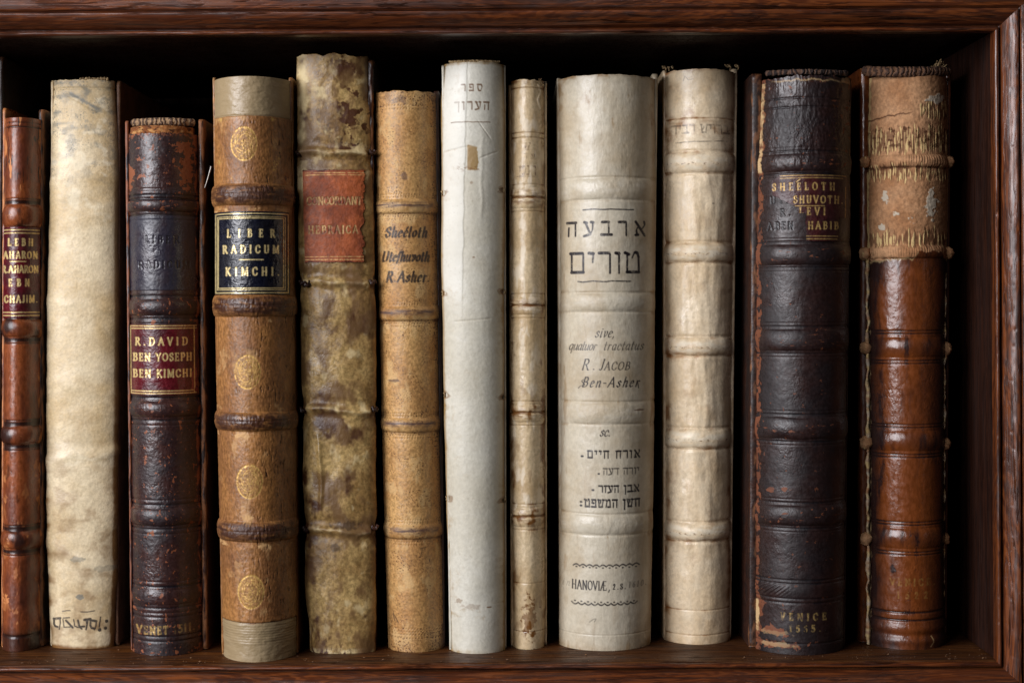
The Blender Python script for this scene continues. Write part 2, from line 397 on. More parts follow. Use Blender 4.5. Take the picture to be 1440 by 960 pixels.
class Field:
    """a patch of binding: photo columns X, photo rows R, relief H (mm) and named masks"""
    def __init__(s, X, R, U):
        s.X, s.R, s.U = X, R, U
        s.H = np.zeros_like(X)
        s.m = {k: np.zeros_like(X) for k in ('wear', 'stain_shade', 'ink', 'gilt', 'aux')}
    def n(s, sx, sy, seed=0, o=4): return fbm(s.X / sx, s.R / sy, seed, o)
    def add(s, k, v): s.m[k] = sat(s.m[k] + v)
    def mx(s, k, v): s.m[k] = np.maximum(s.m[k], sat(v))
    def band(s, c, hh, amp, p=0.6, wob=1.0, side=0.85):
        d = (s.R - c + wob * fbm(s.X / 30, s.R * 0 + c, int(c), 2)) / hh
        b = np.clip(1 - d * d, 0, 1) ** p * (1 - side * sstep(.66, 1.0, np.abs(s.U)))
        s.H += amp * b
        return b
    def groove(s, c, hw, depth, mask=None, amt=0.0):
        g = np.exp(-((s.R - c) / hw) ** 2)
        s.H -= depth * g
        if mask: s.add(mask, amt * g)
        return g
    def blob(s, cx, cy, rx, ry, seed=0, rag=0.5, soft=0.25):
        d = np.hypot((s.X - cx) / rx, (s.R - cy) / ry) + rag * fbm(s.X / 9, s.R / 9, seed, 3)
        return sat((1 - d) / soft + 0.5)
    def stroke(s, pts, thick, thin, phi=20, aa=1.0):
        out = np.zeros_like(s.X)
        p = np.asarray(pts, float)
        rows = s.R[:, 0]
        pad = thick + 2
        r0 = np.searchsorted(rows, p[:, 1].min() - pad); r1 = np.searchsorted(rows, p[:, 1].max() + pad)
        if r1 <= r0: return out
        sub = s.X[r0:r1]
        cols = np.where((sub.max(0) > p[:, 0].min() - pad) & (sub.min(0) < p[:, 0].max() + pad))[0]
        if len(cols) == 0: return out
        c0, c1 = cols[0], cols[-1] + 1
        X = s.X[r0:r1, c0:c1]; R = s.R[r0:r1, c0:c1]; o = out[r0:r1, c0:c1]
        nx, ny = math.cos(math.radians(phi)), -math.sin(math.radians(phi))
        for (ax, ay), (bx, by) in zip(p[:-1], p[1:]):
            dx, dy = bx - ax, by - ay; l = math.hypot(dx, dy) + 1e-9
            hw = 0.5 * (thin + (thick - thin) * abs(dx * ny - dy * nx) / l)
            t = np.clip(((X - ax) * dx + (R - ay) * dy) / (l * l), 0, 1)
            d = np.hypot(X - ax - t * dx, R - ay - t * dy)
            np.maximum(o, sat(0.5 + (hw - d) / aa), out=o)
        return out
    def text(s, st, x0, x1, base, h, thick=2.6, thin=1.0, phi=20, font=ROM, shear=0.0, cond=1.0, serif=0.11, slope=0.0, jit=0.0, seed=1):
        out = np.zeros_like(s.X)
        gl = [font.get(c) for c in st]
        tot = sum(g[0] for g in gl) * h * cond
        gap = (x1 - x0 - tot) / max(1, len(gl) - 1)
        x = x0; rg = np.random.RandomState(seed)
        for g in gl:
            jy = jit * rg.randn()
            def tr(p):
                q = np.array(p, float)
                yy = q[:, 1] * h
                q[:, 0] = x + q[:, 0] * h * cond + shear * yy
                q[:, 1] = base + jy + slope * (q[:, 0] - x0) - yy
                return q
            for p in g[1]:
                if isinstance(p, Thin): np.maximum(out, 0.85 * s.stroke(tr(p.p), thin, thin * 0.9, phi), out=out)
                else: np.maximum(out, s.stroke(tr(p), thick, thin, phi), out=out)
            if len(g) > 2 and serif > 0:
                for (sx, sy) in g[2]:
                    yy = 0.02 if sy < .5 else 0.98
                    np.maximum(out, s.stroke(tr([(sx - serif, yy), (sx + serif, yy)]), thin, thin * 0.9, phi), out=out)
            x += g[0] * h * cond + gap
        return out
    def heb(s, st, x0, x1, base, h, thick=2.8, thin=1.1, **kw):
        return s.text(st[::-1], x0, x1, base, h, thick, thin, 68, HEB, serif=0, **kw)
    def crackle(s, sx, sy, seed, w=.045):
        a = np.exp(-(s.n(sx, sy, seed, 3) / w) ** 2); b = np.exp(-(s.n(sx * .8, sy * .9, seed + 9, 3) / w) ** 2)
        return np.maximum(a, b) * sat(.2 + 1.6 * s.n(sx * 5, sy * 5, seed + 4, 2))
    def rule(s, x0, x1, row, w=1.2, slope=0.0, wob=0.0, seed=0):
        xs = np.linspace(x0, x1, 12)
        ys = row + slope * (xs - x0) + wob * fbm(xs / 12, xs * 0, seed, 2)
        return s.stroke(np.stack([xs, ys], 1), w, w, 0)
    def frame(s, x0, x1, r0, r1, w=1.0):
        return np.maximum.reduce([s.rule(x0, x1, r0, w), s.rule(x0, x1, r1, w),
                                  s.stroke([(x0, r0), (x0, r1)], w, w), s.stroke([(x1, r0), (x1, r1)], w, w)])

# ------------------------------------------------------------------ the book builder
class Book:
    def __init__(s, name, label, xl, xr, top, bot, b, k=0.92, depth=0.2, mat=None, px=0.85, y_at=None):
        """xl, xr: (row, column) pairs of the spine's edges; b: how far the round of the spine stands forward"""
        s.name = name; s.top, s.bot, s.b, s.k, s.depth, s.mat, s.px = top, bot, b, k, depth, mat, px
        s.xl = np.array(xl, float); s.xr = np.array(xr, float)
        xm = 0.5 * (s.XL(bot) + s.XR(bot))
        # depth of the spine's foremost line, where its foot meets the shelf board (z = 0)
        u = xm - CX; v = CY - bot
        s.yf = -ZC / (S * (-u * sr + v * cr)) - 1.0
        s.yb = s.yf + b
        x, z = to_world(xm, bot, s.yf)
        s.o = np.array([float(x), s.yf, 0.0])
        s.root = empty(name, tuple(s.o), label, 'book', 'old books in a row on the shelf')
        s.ztop = float(to_world(0.5 * (s.XL(top) + s.XR(top)), top, s.yf)[1])
    def XL(s, r): return np.interp(r, s.xl[:, 0], s.xl[:, 1])
    def XR(s, r): return np.interp(r, s.xr[:, 0], s.xr[:, 1])
    def surf(s, t, rows):
        """t across (-1..1), rows = photo rows of the spine's front line -> world points, columns and rows"""
        T, R = np.meshgrid(t, rows)
        # smooth the edge curves
        xl = s.sm(s.xl, rows)[:, None]; xr = s.sm(s.xr, rows)[:, None]
        k = s.k
        prof = (1 - np.sqrt(1 - (k * T) ** 2)) / (1 - math.sqrt(1 - k * k))
        y = s.yf + s.b * prof
        zc = to_world(0.5 * (xl + xr), R[:, :1], s.yf)[1]
        z = np.repeat(zc, T.shape[1], 1)
        xa = to_world(xl, R[:, :1], s.yb)[0]; xb = to_world(xr, R[:, :1], s.yb)[0]
        x = xa + (xb - xa) * (T + 1) / 2
        P = np.stack([x, y, z], -1)
        X, _ = to_px(x, y, z)
        return P, X, R, T
    def sm(s, pts, rows):
        # piecewise curve, softened
        rr = np.arange(s.top - 60, s.bot + 60, 2.0)
        v = np.interp(rr, pts[:, 0], pts[:, 1])
        kern = np.hanning(41); kern /= kern.sum()
        v = np.convolve(np.pad(v, 20, mode='edge'), kern, 'valid')
        return np.interp(rows, rr, v)
    def patch(s, name, r0, r1, t0, t1, paint, mat, lift=0.0, skirt=0.003, px=None, cut=None, zrag=None):
        px = px or s.px
        wid = float(s.XR((r0 + r1) / 2) - s.XL((r0 + r1) / 2))
        am = math.asin(s.k)
        a0 = math.asin(np.clip(t0 * s.k, -1, 1)); a1 = math.asin(np.clip(t1 * s.k, -1, 1))
        arc = wid / 2 / s.k * (a1 - a0)
        nu = max(8, int(arc * 1.05 / px)); nv = max(8, int((r1 - r0) / px))
        t = np.sin(np.linspace(a0, a1, nu)) / s.k
        rows = np.linspace(r0, r1, nv)
        P, X, R, T = s.surf(t, rows)
        f = Field(X, R, T)
        keep = paint(f)
        du = np.gradient(P, axis=1); dv = np.gradient(P, axis=0)
        N = np.cross(du, dv); N /= np.linalg.norm(N, axis=-1, keepdims=True) + 1e-12
        if N[nv // 2, nu // 2, 1] > 0: N = -N
        P = P + N * ((f.H * 0.001) + lift)[..., None]
        if zrag is not None:
            P[..., 2] += zrag(f) * 0.001
        kq = None
        if keep is not None:
            kk = keep > 0.5
            kq = kk[:-1, :-1] & kk[1:, :-1] & kk[1:, 1:] & kk[:-1, 1:]
        V = [P.reshape(-1, 3)]
        Q = [grid_quads(nv, nu, 0, kq)]
        A = {k: [v.ravel()] for k, v in f.m.items()}
        if keep is None and skirt > 0:
            off = nv * nu
            idx = np.arange(nv * nu).reshape(nv, nu)
            loop = np.concatenate([idx[0, :], idx[1:, -1], idx[-1, -2::-1], idx[-2:0:-1, 0]])
            lp = P.reshape(-1, 3)[loop]
            # first a rounded shoulder, then straight back
            for j, (dy, sh) in enumerate(((0.0009, 0.0006), (skirt, 0.0009))):
                q = lp.copy()
                if lift > 0: q[:, 1] += dy
                elif j == 0: q[:, 1] += dy
                else: q[:, 1] = s.yb + 0.004
                V.append(q)
                for k in A: A[k].append(f.m[k].ravel()[loop] * (0.3 if k in ('ink', 'gilt') else 1))
            n = len(loop)
            l0 = loop; l1 = off + np.arange(n); l2 = off + n + np.arange(n)
            for a, b2 in ((l0, l1), (l1, l2)):
                Q.append(np.stack([a, np.roll(a, -1), np.roll(b2, -1), b2], -1))
        o = raw_mesh(name, np.vstack(V), np.vstack(Q), s.root, mat, {k: np.concatenate(v) for k, v in A.items()}, True, s.o)
        return o, f
    def spine(s, paint, r0=None, r1=None, zrag=None, name='spine', mat=None, **kw):
        return s.patch(name, r0 or s.top, r1 or s.bot, -1, 1, paint, mat or s.mat, zrag=zrag, **kw)
    def label(s, x0, x1, r0, r1, paint, mat, lift=0.00045, cut=False, px=None):
        rm = (r0 + r1) / 2
        # columns -> t on the curved face
        t = np.linspace(-1, 1, 401)
        P, X, R, T = s.surf(t, np.array([rm, rm + 1]))
        ta, tb = np.interp([x0, x1], X[0], t)
        o, f = s.patch('title_label', r0, r1, ta, tb, paint, mat, lift=lift, skirt=0.0007 if not cut else 0, px=px or 0.6)
        return o
    def board(s, side, c0, c1, top=None, yfront=None, mat=None, seed=3, wear=0.35, rnd=1.0, bottom_lift=0.0, name='cover_board', amp=0.15):
        """one cover board. c0, c1: (top, foot) columns of its inner and outer face where it meets the spine"""
        yf = s.yb - 0.003 if yfront is None else yfront
        top = s.top if top is None else top
        zt = float(to_world(0.5 * (c0[0] + c1[0]), top, yf)[1])
        nr = 240
        z = np.linspace(zt, 0.0005 + bottom_lift, nr)
        tt = np.linspace(0, 1, nr)
        pi = c0[0] + (c0[1] - c0[0]) * tt; po = c1[0] + (c1[1] - c1[0]) * tt
        rows = np.linspace(top, s.bot, nr)
        xi = to_world(pi, rows, yf)[0]; xo = to_world(po, rows, yf)[0]
        th = np.abs(xo - xi); r = th / 2
        # section: back inner -> front inner -> round front -> front outer -> back outer
        d = np.concatenate([np.linspace(1, 0, 14) ** 1.7, np.zeros(9), np.linspace(0, 1, 22)[1:] ** 1.7])
        a = np.concatenate([np.full(14, 0.0), np.linspace(0, 1, 11)[1:-1], np.full(21, 1.0)])
        A, Z = np.meshgrid(a, z); D = np.broadcast_to(d, A.shape)
        bul = np.sin(A * np.pi) ** 0.8
        X = xi[:, None] + (xo - xi)[:, None] * (0.5 - 0.5 * np.cos(A * np.pi))
        Y = yf + D * (s.depth - (yf - s.yf)) - bul * r[:, None] * rnd
        # rounded corner at head and foot
        e = np.minimum(Z - z[-1], z[0] - Z)
        rc = 0.0018
        Y = Y + np.where((e < rc) & (D < 0.3), rc - np.sqrt(np.maximum(rc ** 2 - (rc - np.minimum(e, rc)) ** 2, 0)), 0) * 0.9
        nn = fbm(Y * 300 + A * 2, Z * 160, seed, 4)
        sgn = np.sign(xo - xi)[:, None]
        X = X + sgn * (A - 0.5) * 2 * nn * amp * 0.001
        Y = Y - bul * nn * amp * 0.0015
        f_w = sat(wear * np.exp(-D * 22) * (0.6 + fbm(A * 2, Z * 60, seed + 5, 4)) + np.exp(-e / 0.003) * wear * 1.1 * (0.6 + nn) * np.exp(-D * 4))
        V = np.stack([X, Y, Z], -1)
        nu = A.shape[1]
        q = grid_quads(nr, nu)
        # cap head and foot, close the fore-edge
        polys_extra = []
        top_i = np.arange(nu); bot_i = (nr - 1) * nu + np.arange(nu)
        Q = [q]
        m = nu // 2
        for row in (top_i, bot_i):
            for i in range(m):
                a1, a2 = row[i], row[i + 1] if i + 1 <= m else row[m]
                b1, b2 = row[nu - 1 - i], row[nu - 2 - i]
                if len({a1, a2, b1, b2}) == 4: Q.append(np.array([[a1, a2, b2, b1]]))
        li = np.arange(nr) * nu; ri = li + nu - 1
        Q.append(np.stack([li[:-1], ri[:-1], ri[1:], li[1:]], -1))
        zero = np.zeros_like(A)
        at = {'wear': f_w, 'stain_shade': sat(0.25 + 0.5 * nn), 'ink': zero, 'gilt': zero, 'aux': zero}
        return raw_mesh(name, V, np.vstack(Q), s.root, mat or s.mat, at, True, s.o)
    def pages(s, cl, cr_, mat, drop=0.004):
        y0 = s.yb + 0.0035; y1 = s.yf + s.depth - 0.006
        zt = s.ztop - drop; zb = 0.003
        rows = np.array([s.top, s.bot])
        xa = to_world(np.array(cl), rows, s.yb)[0]; xb = to_world(np.array(cr_), rows, s.yb)[0]
        V = []
        for (y, ) in ((y0,), (y1,)):
            V += [(xa[0], y, zt), (xb[0], y, zt), (xb[1], y, zb), (xa[1], y, zb)]
        P = [(0, 1, 2, 3), (7, 6, 5, 4), (0, 4, 5, 1), (1, 5, 6, 2), (2, 6, 7, 3), (3, 7, 4, 0)]
        return raw_mesh('page_block', V, None, s.root, mat, None, False, s.o, polys=P)
    def at(s, px, py, y): 
        x, z = to_world(px, py, y)
        return np.array([float(x), float(y), float(z)])
    def front(s, px, row):
        """world point on the spine at a photo column and row"""
        t = np.linspace(-1, 1, 201)
        P, X, R, T = s.surf(t, np.array([row, row + 1]))
        i = int(np.argmin(abs(X[0] - px)))
        return P[0, i].copy()

# ------------------------------------------------------------------ the bookcase
oak_x = wood("oak_rail", 0, 1)
oak_z = wood("oak_stile", 2, 2)
oak_in_shaded = wood("oak_inside_shaded", 2, 5, dark=srgb(15, 7, 5), mid=srgb(37, 18, 11), light=srgb(50, 26, 16), rough=0.6, spec=0.2, coat=0.0)  # same oak in darker colours, painting in the shade of the interior
oak_shelf = wood("oak_shelf", 0, 7, dark=srgb(34, 18, 8), mid=srgb(70, 38, 16), light=srgb(92, 54, 22), rough=0.5, spec=0.3, coat=0.15)

YO = -0.033                                   # the opening's front edge
XR_ = float(to_world(1399, 480, YO)[0])       # right edge of the opening
ZT = float(to_world(720, 48.5, YO)[1])        # upper edge
ZB = -0.0006
XLEFT = -0.62
case = empty('bookcase', (0, 0.1, -0.06), 'dark oak bookcase whose moulded frame encloses the whole row of old books', 'bookcase')
co = (0, 0.1, -0.06)

# moulding section: distance outward from the opening (mm), depth (mm, towards the viewer)
def moulding_profile():
    p = [(0, 6.0), (0, 0.4)]
    for a in np.linspace(0, np.pi, 9): p.append((1.35 - 1.35 * math.cos(a), -0.4 - 2.0 * math.sin(a)))   # bead
    p += [(2.75, 1.2), (3.55, 1.3), (3.7, -1.2)]
    for a in np.linspace(0.05, 1, 14):                                                                 # ovolo
        p.append((3.5 + 7.6 * a, -1.4 - 7.2 * math.sin(a * np.pi / 2) ** 0.9))
    p += [(11.4, -8.5), (11.55, -5.4), (12.45, -5.2), (12.6, -9.3), (12.95, -9.9), (14.2, -10.0)]
    return np.array(p) * 0.001
MP = moulding_profile()
WM = MP[-1, 0]

def moulding(name, side, mat, seed):
    MP = globals()['MP'] if side != 'bottom' else np.vstack([globals()['MP'][:-2], np.array([(13.2, -9.7), (14, -10.0), (18, -11.0), (26, -12.9), (27, -12.0)]) * 0.001])
    n = 420
    t = np.linspace(0, 1, n)
    Wd = MP[:, 0][None, :]; Dp = MP[:, 1][None, :] + YO
    if side == 'right':
        z = (ZB - Wd) + (ZT + Wd - (ZB - Wd)) * t[:, None]
        x = XR_ + Wd + 0 * z; l = z
    else:
        x = XLEFT + (XR_ + Wd - XLEFT) * t[:, None]
        z = (ZT + Wd if side == 'top' else ZB - Wd) + 0 * x; l = x
    y = Dp + 0 * l
    # old, hand-planed and knocked edges
    nn = fbm(l * 45 + Wd * 0, Wd * 90 + seed + 0 * l, seed, 3) * 0.00028
    k = fbm(l * 160, Wd * 500 + seed + 0 * l, seed + 3, 3)
    nn = nn + np.where(k > 0.55, (k - 0.55) * 0.0011, 0)
    y = y + nn
    if side == 'right': x = x + nn * 0.6
    elif side == 'top': z = z + nn * 0.6
    else: z = z - nn * 0.6
    V = np.stack([x, y, z], -1)
    return raw_mesh(name, V, grid_quads(n, len(MP)), case, mat, None, True, co)

def plank(name, x0, x1, y0, y1, z0, z1, mat, axis, bev=0.0012, seed=0):
    """a squared timber with eased edges, as a lofted rounded rectangle"""
    lo = np.array([x0, y0, z0]); hi = np.array([x1, y1, z1])
    a, b = [i for i in range(3) if i != axis]
    sec = []
    for (sx, sy, a0) in ((1, 1, 0), (-1, 1, 90), (-1, -1, 180), (1, -1, 270)):
        cx = (hi[a] - bev) if sx > 0 else (lo[a] + bev); cy = (hi[b] - bev) if sy > 0 else (lo[b] + bev)
        for q in np.radians(np.linspace(a0, a0 + 90, 4)): sec.append((cx + bev * math.cos(q), cy + bev * math.sin(q)))
    sec = np.array(sec); m = len(sec); n = 60
    l = np.linspace(lo[axis], hi[axis], n)
    V = np.zeros((n, m, 3)); V[..., axis] = l[:, None]; V[..., a] = sec[None, :, 0]; V[..., b] = sec[None, :, 1]
    V[..., 1] += fbm(l[:, None] * 20, sec[None, :, 0] * 30 + seed, seed, 2) * 0.0003
    idx = np.arange(n * m).reshape(n, m)
    q = np.stack([idx[:-1], np.roll(idx, -1, 1)[:-1], np.roll(idx, -1, 1)[1:], idx[1:]], -1).reshape(-1, 4)
    polys = q.tolist() + [idx[0].tolist(), idx[-1].tolist()]
    o = raw_mesh(name, V, None, case, mat, None, False, co, polys=polys)
    o.data.polygons.foreach_set('use_smooth', np.array([True] * len(q) + [False, False]))
    return o

YF = YO - 0.0100          # face of the frame
moulding('top_moulding', 'top', oak_x, 11)
moulding('bottom_moulding', 'bottom', oak_x, 23)
moulding('side_moulding', 'right', oak_z, 37)
plank('top_rail', XLEFT, XR_ + WM + 0.06, YF, 0.02, ZT + WM - 0.0002, ZT + WM + 0.07, oak_x, 0, 0.0008, 1)
plank('bottom_rail', XLEFT, XR_ + WM + 0.06, YF, 0.02, ZB - WM - 0.07, ZB - 0.0262, oak_x, 0, 0.0008, 2)
plank('stile', XR_ + WM - 0.0002, XR_ + WM + 0.06, YF + 0.0003, 0.0197, ZB - WM - 0.0004, ZT + WM + 0.0004, oak_z, 2, 0.0008, 3)
plank('shelf_board', XLEFT, XR_ + 0.012, YO + 0.0005, 0.26, -0.022, 0.0, oak_shelf, 0, 0.0009, 4)
plank('side_panel', XR_ + 0.0004, XR_ + 0.015, YO + 0.004, 0.26, 0.0002, ZT + 0.012, oak_in_shaded, 2, 0.0005, 5)
plank('ceiling_board', XLEFT, XR_ + 0.0002, YO + 0.004, 0.26, ZT + 0.0004, ZT + 0.02, oak_in_shaded, 0, 0.0005, 6)
plank('back_panel', XLEFT, XR_ + 0.02, 0.2602, 0.272, -0.022, ZT + 0.02, oak_in_shaded, 2, 0.0005, 7)

# ------------------------------------------------------------------ materials shared by the bindings
pages_m = paper("page_edges", srgb(150, 128, 92), srgb(92, 72, 46))
thread_m = fibre("linen_thread", srgb(176, 150, 108), srgb(96, 72, 44), 900)
band_m = stripes("striped_headband", srgb(146, 116, 84), srgb(80, 58, 44), 120)

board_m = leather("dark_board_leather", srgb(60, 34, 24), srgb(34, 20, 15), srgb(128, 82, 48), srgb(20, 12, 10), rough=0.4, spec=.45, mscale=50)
# ------------------------------------------------------------------ 0: book cut by the left edge of the picture
m0 = leather("dark_calf", srgb(52, 30, 22), srgb(30, 17, 13), srgb(120, 74, 44), srgb(20, 12, 10))
b = Book('old_book', 'tall dark leather book mostly hidden at the far left end of the row', [(60, -92), (930, -94)], [(60, -4), (930, -6)], 80, 914, 0.014, mat=m0, px=2.5)
def paint(f):
    f.H += 0.2 * f.n(20, 20, 3)
    for c in (240, 400, 560, 720): f.band(c, 12, 2.2)
    f.add('wear', sat(f.n(14, 14, 4) - 0.5))
b.spine(paint)
b.board('R', (-1, -4), (5, -1), top=80, seed=4)
b.board('L', (-92, -94), (-97, -98), top=80, seed=5)
b.pages((-86, -88), (-8, -10), pages_m)

# ------------------------------------------------------------------ 1: slim red-brown calf with a red label
m1 = leather("red_brown_calf", srgb(140, 74, 38), srgb(92, 42, 24), srgb(186, 118, 66), srgb(44, 22, 16), rough=0.3, spec=0.6, mott=(0.4, 0.66), mscale=40, gbump=0.22, vert=0.5)
lab_red = leather("red_label_skin", srgb(92, 22, 30), srgb(66, 14, 22), srgb(130, 60, 50), srgb(40, 10, 14), rough=0.3, spec=0.55, grain=420, gbump=0.55, gold=srgb(232, 204, 138))
b = Book('old_book', 'slim glossy red brown calf book with red label lettered LEBH AHARON', [(160, 8), (500, 5), (917, 4)], [(160, 58), (500, 57), (917, 57)], 165, 916, 0.014, mat=m1, px=0.9)
def paint(f):
    f.H += 0.12 * f.n(16, 40, 3) + 0.05 * f.n(4, 6, 5)
    for c, hh in ((303, 15), (462, 12), (612, 12), (760, 12)):
        bb = f.band(c, hh, 2.0, side=.5)
        f.add('wear', bb * sat(f.n(8, 5, int(c)) * 0.9 - 0.1))
        f.add('stain_shade', 0.35 * bb)
        for d in (-1, 1):
            f.groove(c + d * (hh + 4), 3.4, 0.25, 'stain_shade', 1.0)
            f.groove(c + d * (hh + 9), 0.9, 0.25, 'stain_shade', 0.6)
    # head: folds of the cap, cracked polish
    f.groove(178, 1.2, 0.4, 'stain_shade', .8); f.groove(172, 1.0, 0.3, 'stain_shade', .6)
    f.add('aux', 0)
    top = sstep(290, 250, f.R)
    f.add('wear', 0.75 * top * sstep(0.15, 0.5, f.n(9, 60, 9)) * (1 - sstep(0.2, .5, f.U)))
    f.add('stain_shade', sstep(.35, .5, f.n(3.5, 26, 12)) * top)
    f.add('wear', 0.65 * sstep(.2, .5, f.n(14, 30, 21)) * (f.R > 640) * .7)
    f.add('stain_shade', .7 * sstep(870, 900, f.R) + 0.5 * sstep(.1, .6, f.n(20, 60, 31)))
    f.groove(895, 2.0, 0.4, 'stain_shade', .5)
    for s_ in (-1, 1): f.add('wear', sstep(0.86, 1, f.U * s_) * (.4 + f.n(6, 18, 7)))
    f.add('wear', 1.2 * f.blob(9, 842, 6, 7, 3, .8) * sstep(0, .3, f.n(2.4, 4, 8)))
b.spine(paint)
def paint(f):
    f.H += 0.10 * f.n(9, 9, 3) + 0.05 * f.n(3, 3, 4)
    g = np.maximum.reduce([f.rule(4, 56, r, 1.3) for r in (323, 327.5, 439, 443.5)])
    for a in (('LEBH', 12, 46, 345), ('AHARON', 6, 52, 363), ('R.AHARON', 4, 53, 383), ('EBN', 13, 41, 402), ('CHAJIM.', 7, 52, 425)):
        g = np.maximum(g, f.text(a[0], a[1], a[2], a[3], 9.4, 2.1, .8, cond=.84))
    g = np.maximum(g, f.rule(15, 36, 367.5, 1.3))
    f.add('gilt', g * sat(1.15 + f.n(5, 5, 8)))
    f.H -= 0.12 * g
b.label(6, 55, 319, 447, paint, lab_red)
b.board('L', (9, 5), (4, 2), top=152, seed=6, wear=.8, yfront=b.yb - 0.003)
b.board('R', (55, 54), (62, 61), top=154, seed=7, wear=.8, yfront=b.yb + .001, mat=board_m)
b.pages((12, 9), (56, 54), pages_m)

# ------------------------------------------------------------------ 2: cream vellum, flat back
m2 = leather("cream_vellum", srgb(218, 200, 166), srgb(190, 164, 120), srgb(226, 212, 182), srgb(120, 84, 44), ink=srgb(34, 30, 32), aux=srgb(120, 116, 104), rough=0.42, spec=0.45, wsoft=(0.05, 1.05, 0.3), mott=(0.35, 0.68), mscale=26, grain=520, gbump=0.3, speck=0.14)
b = Book('old_book', 'cream vellum book with flat blank spine and dark Hebrew letters at its foot', [(112, 76), (180, 73), (400, 67), (700, 65), (860, 69), (915, 74)], [(112, 160), (200, 166), (500, 167), (800, 165), (915, 160)], 112, 912, 0.008, k=0.994, mat=m2, px=0.85)
def paint(f):
    top = sstep(330, 140, f.R)
    f.H += 0.35 * f.n(50, 40, 3, 2) + 0.06 * f.n(10, 8, 5) + 0.03 * f.n(3, 3, 6)
    # slack folds across the skin
    for c, a, sl in ((640, .8, -.12), (632, -.4, -.12), (545, .4, .2), (430, .3, .1), (790, .6, .5), (250, .35, -.1)):
        f.H += a * np.exp(-((f.R - c - sl * (f.X - 115) - 5 * f.n(40, 40, int(c), 2)) / 9) ** 2)
    f.groove(124, 1.5, 0.5); f.H -= 0.4 * np.exp(-((f.R - 150 - .55 * (f.X - 125)) / 3) ** 2) * sstep(85, 100, f.X) * sstep(150, 130, f.X)
    f.add('aux', .75 * top * sstep(-.1, .6, f.n(22, 16, 11)) + .8 * top * sstep(.3, .5, f.n(2.2, 2.2, 12, 2)) * sstep(-.2, .3, f.n(30, 30, 13)))
    f.add('aux', .8 * np.exp(-((f.R - 146 - .55 * (f.X - 125)) / 2.6) ** 2) * sstep(90, 110, f.X) * sstep(142, 128, f.X) + .7 * np.exp(-((f.R - 173) / 2) ** 2) * sstep(112, 80, f.X))
    f.add('wear', .75 * sstep(0, .6, f.n(40, 30, 14)) * sstep(420, 250, f.R) + .6 * np.exp(-((f.R - 648) / 14) ** 2) * sat(.5 + f.n(20, 9, 15)))
    low = sstep(420, 760, f.R)
    f.add('stain_shade', .5 * low * sstep(-.45, .6, f.n(34, 30, 16)) + .7 * sstep(0.86, .95, f.U) * (1 - .5 * top) + .3 * sstep(.8, 1, -f.U) + .1 * sstep(.0, .8, f.n(24, 14, 18)) * low)  # edge terms add painted shade to the yellow border; the rest is real stain
    f.add('stain_shade', .65 * sstep(905, 912, f.R))
    f.add('aux', .9 * f.blob(112, 838, 5, 4, 7) + .6 * f.blob(110, 786, 9, 4, 8) + .4 * f.blob(150, 800, 20, 4, 9))
    # ink letters at the foot (strokes read off the spine)
    k = lambda x, y: (60 + x / 6.0, 840 + y / 6.0)
    ink = np.zeros_like(f.X)
    for st, th in (([(95, 184), (150, 174)], 3.2), ([(148, 174), (150, 215), (140, 268)], 1.9), ([(99, 182), (98, 228), (108, 246), (126, 250)], 2.8),
                   ([(172, 180), (180, 250)], 1.5), ([(176, 172), (228, 166)], 1.6), ([(198, 192), (252, 250)], 2.8), ([(178, 250), (232, 246)], 1.5),
                   ([(262, 182), (270, 238), (300, 250)], 1.6), ([(298, 190), (310, 245), (350, 242)], 2.8), ([(310, 246), (330, 262)], 2.2),
                   ([(352, 186), (402, 180)], 3.4), ([(382, 186), (366, 268)], 2.6), ([(366, 190), (372, 220)], 1.8),
                   ([(402, 190), (452, 200)], 3.2), ([(452, 200), (450, 240), (436, 272)], 2.0), ([(404, 192), (402, 235), (412, 256), (440, 262)], 2.8),
                   ([(488, 168), (478, 250)], 2.0), ([(480, 274), (481, 276)], 4.6), ([(540, 206), (541, 208)], 4.2), ([(530, 264), (531, 266)], 4.2),
                   ([(168, 116), (205, 108), (232, 108)], 1.3), ([(322, 118), (380, 120), (438, 112)], 1.3)):
        ink = np.maximum(ink, f.stroke([k(*p) for p in st], th * 1.15, th * .95, 60))
    f.add('ink', ink * .92)
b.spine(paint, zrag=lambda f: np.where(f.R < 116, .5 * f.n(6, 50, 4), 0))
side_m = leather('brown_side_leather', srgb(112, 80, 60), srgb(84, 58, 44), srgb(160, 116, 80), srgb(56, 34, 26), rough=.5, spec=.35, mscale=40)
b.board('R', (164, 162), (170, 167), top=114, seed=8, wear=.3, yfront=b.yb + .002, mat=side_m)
b.board('L', (76, 75), (72, 71), top=113, seed=9, wear=.1, yfront=b.yb - .001)
b.pages((82, 80), (158, 156), pages_m)
xs = np.linspace(82, 143, 40)
tube('tailband', [b.at(x, 914.4 + .6 * math.sin(i), b.yf + 0.0016) for i, x in enumerate(xs)], .0011 + .0002 * np.sin(np.arange(40) * 2.4), b.root, band_m, b.o)
tube('headband', [b.at(x, 111.2 + .8 * math.sin(i * 1.7), b.yf + 0.0026) for i, x in enumerate(np.linspace(112, 153, 30))], .0008 + .0004 * np.sin(np.arange(30) * 2.1), b.root, thread_m, b.o)

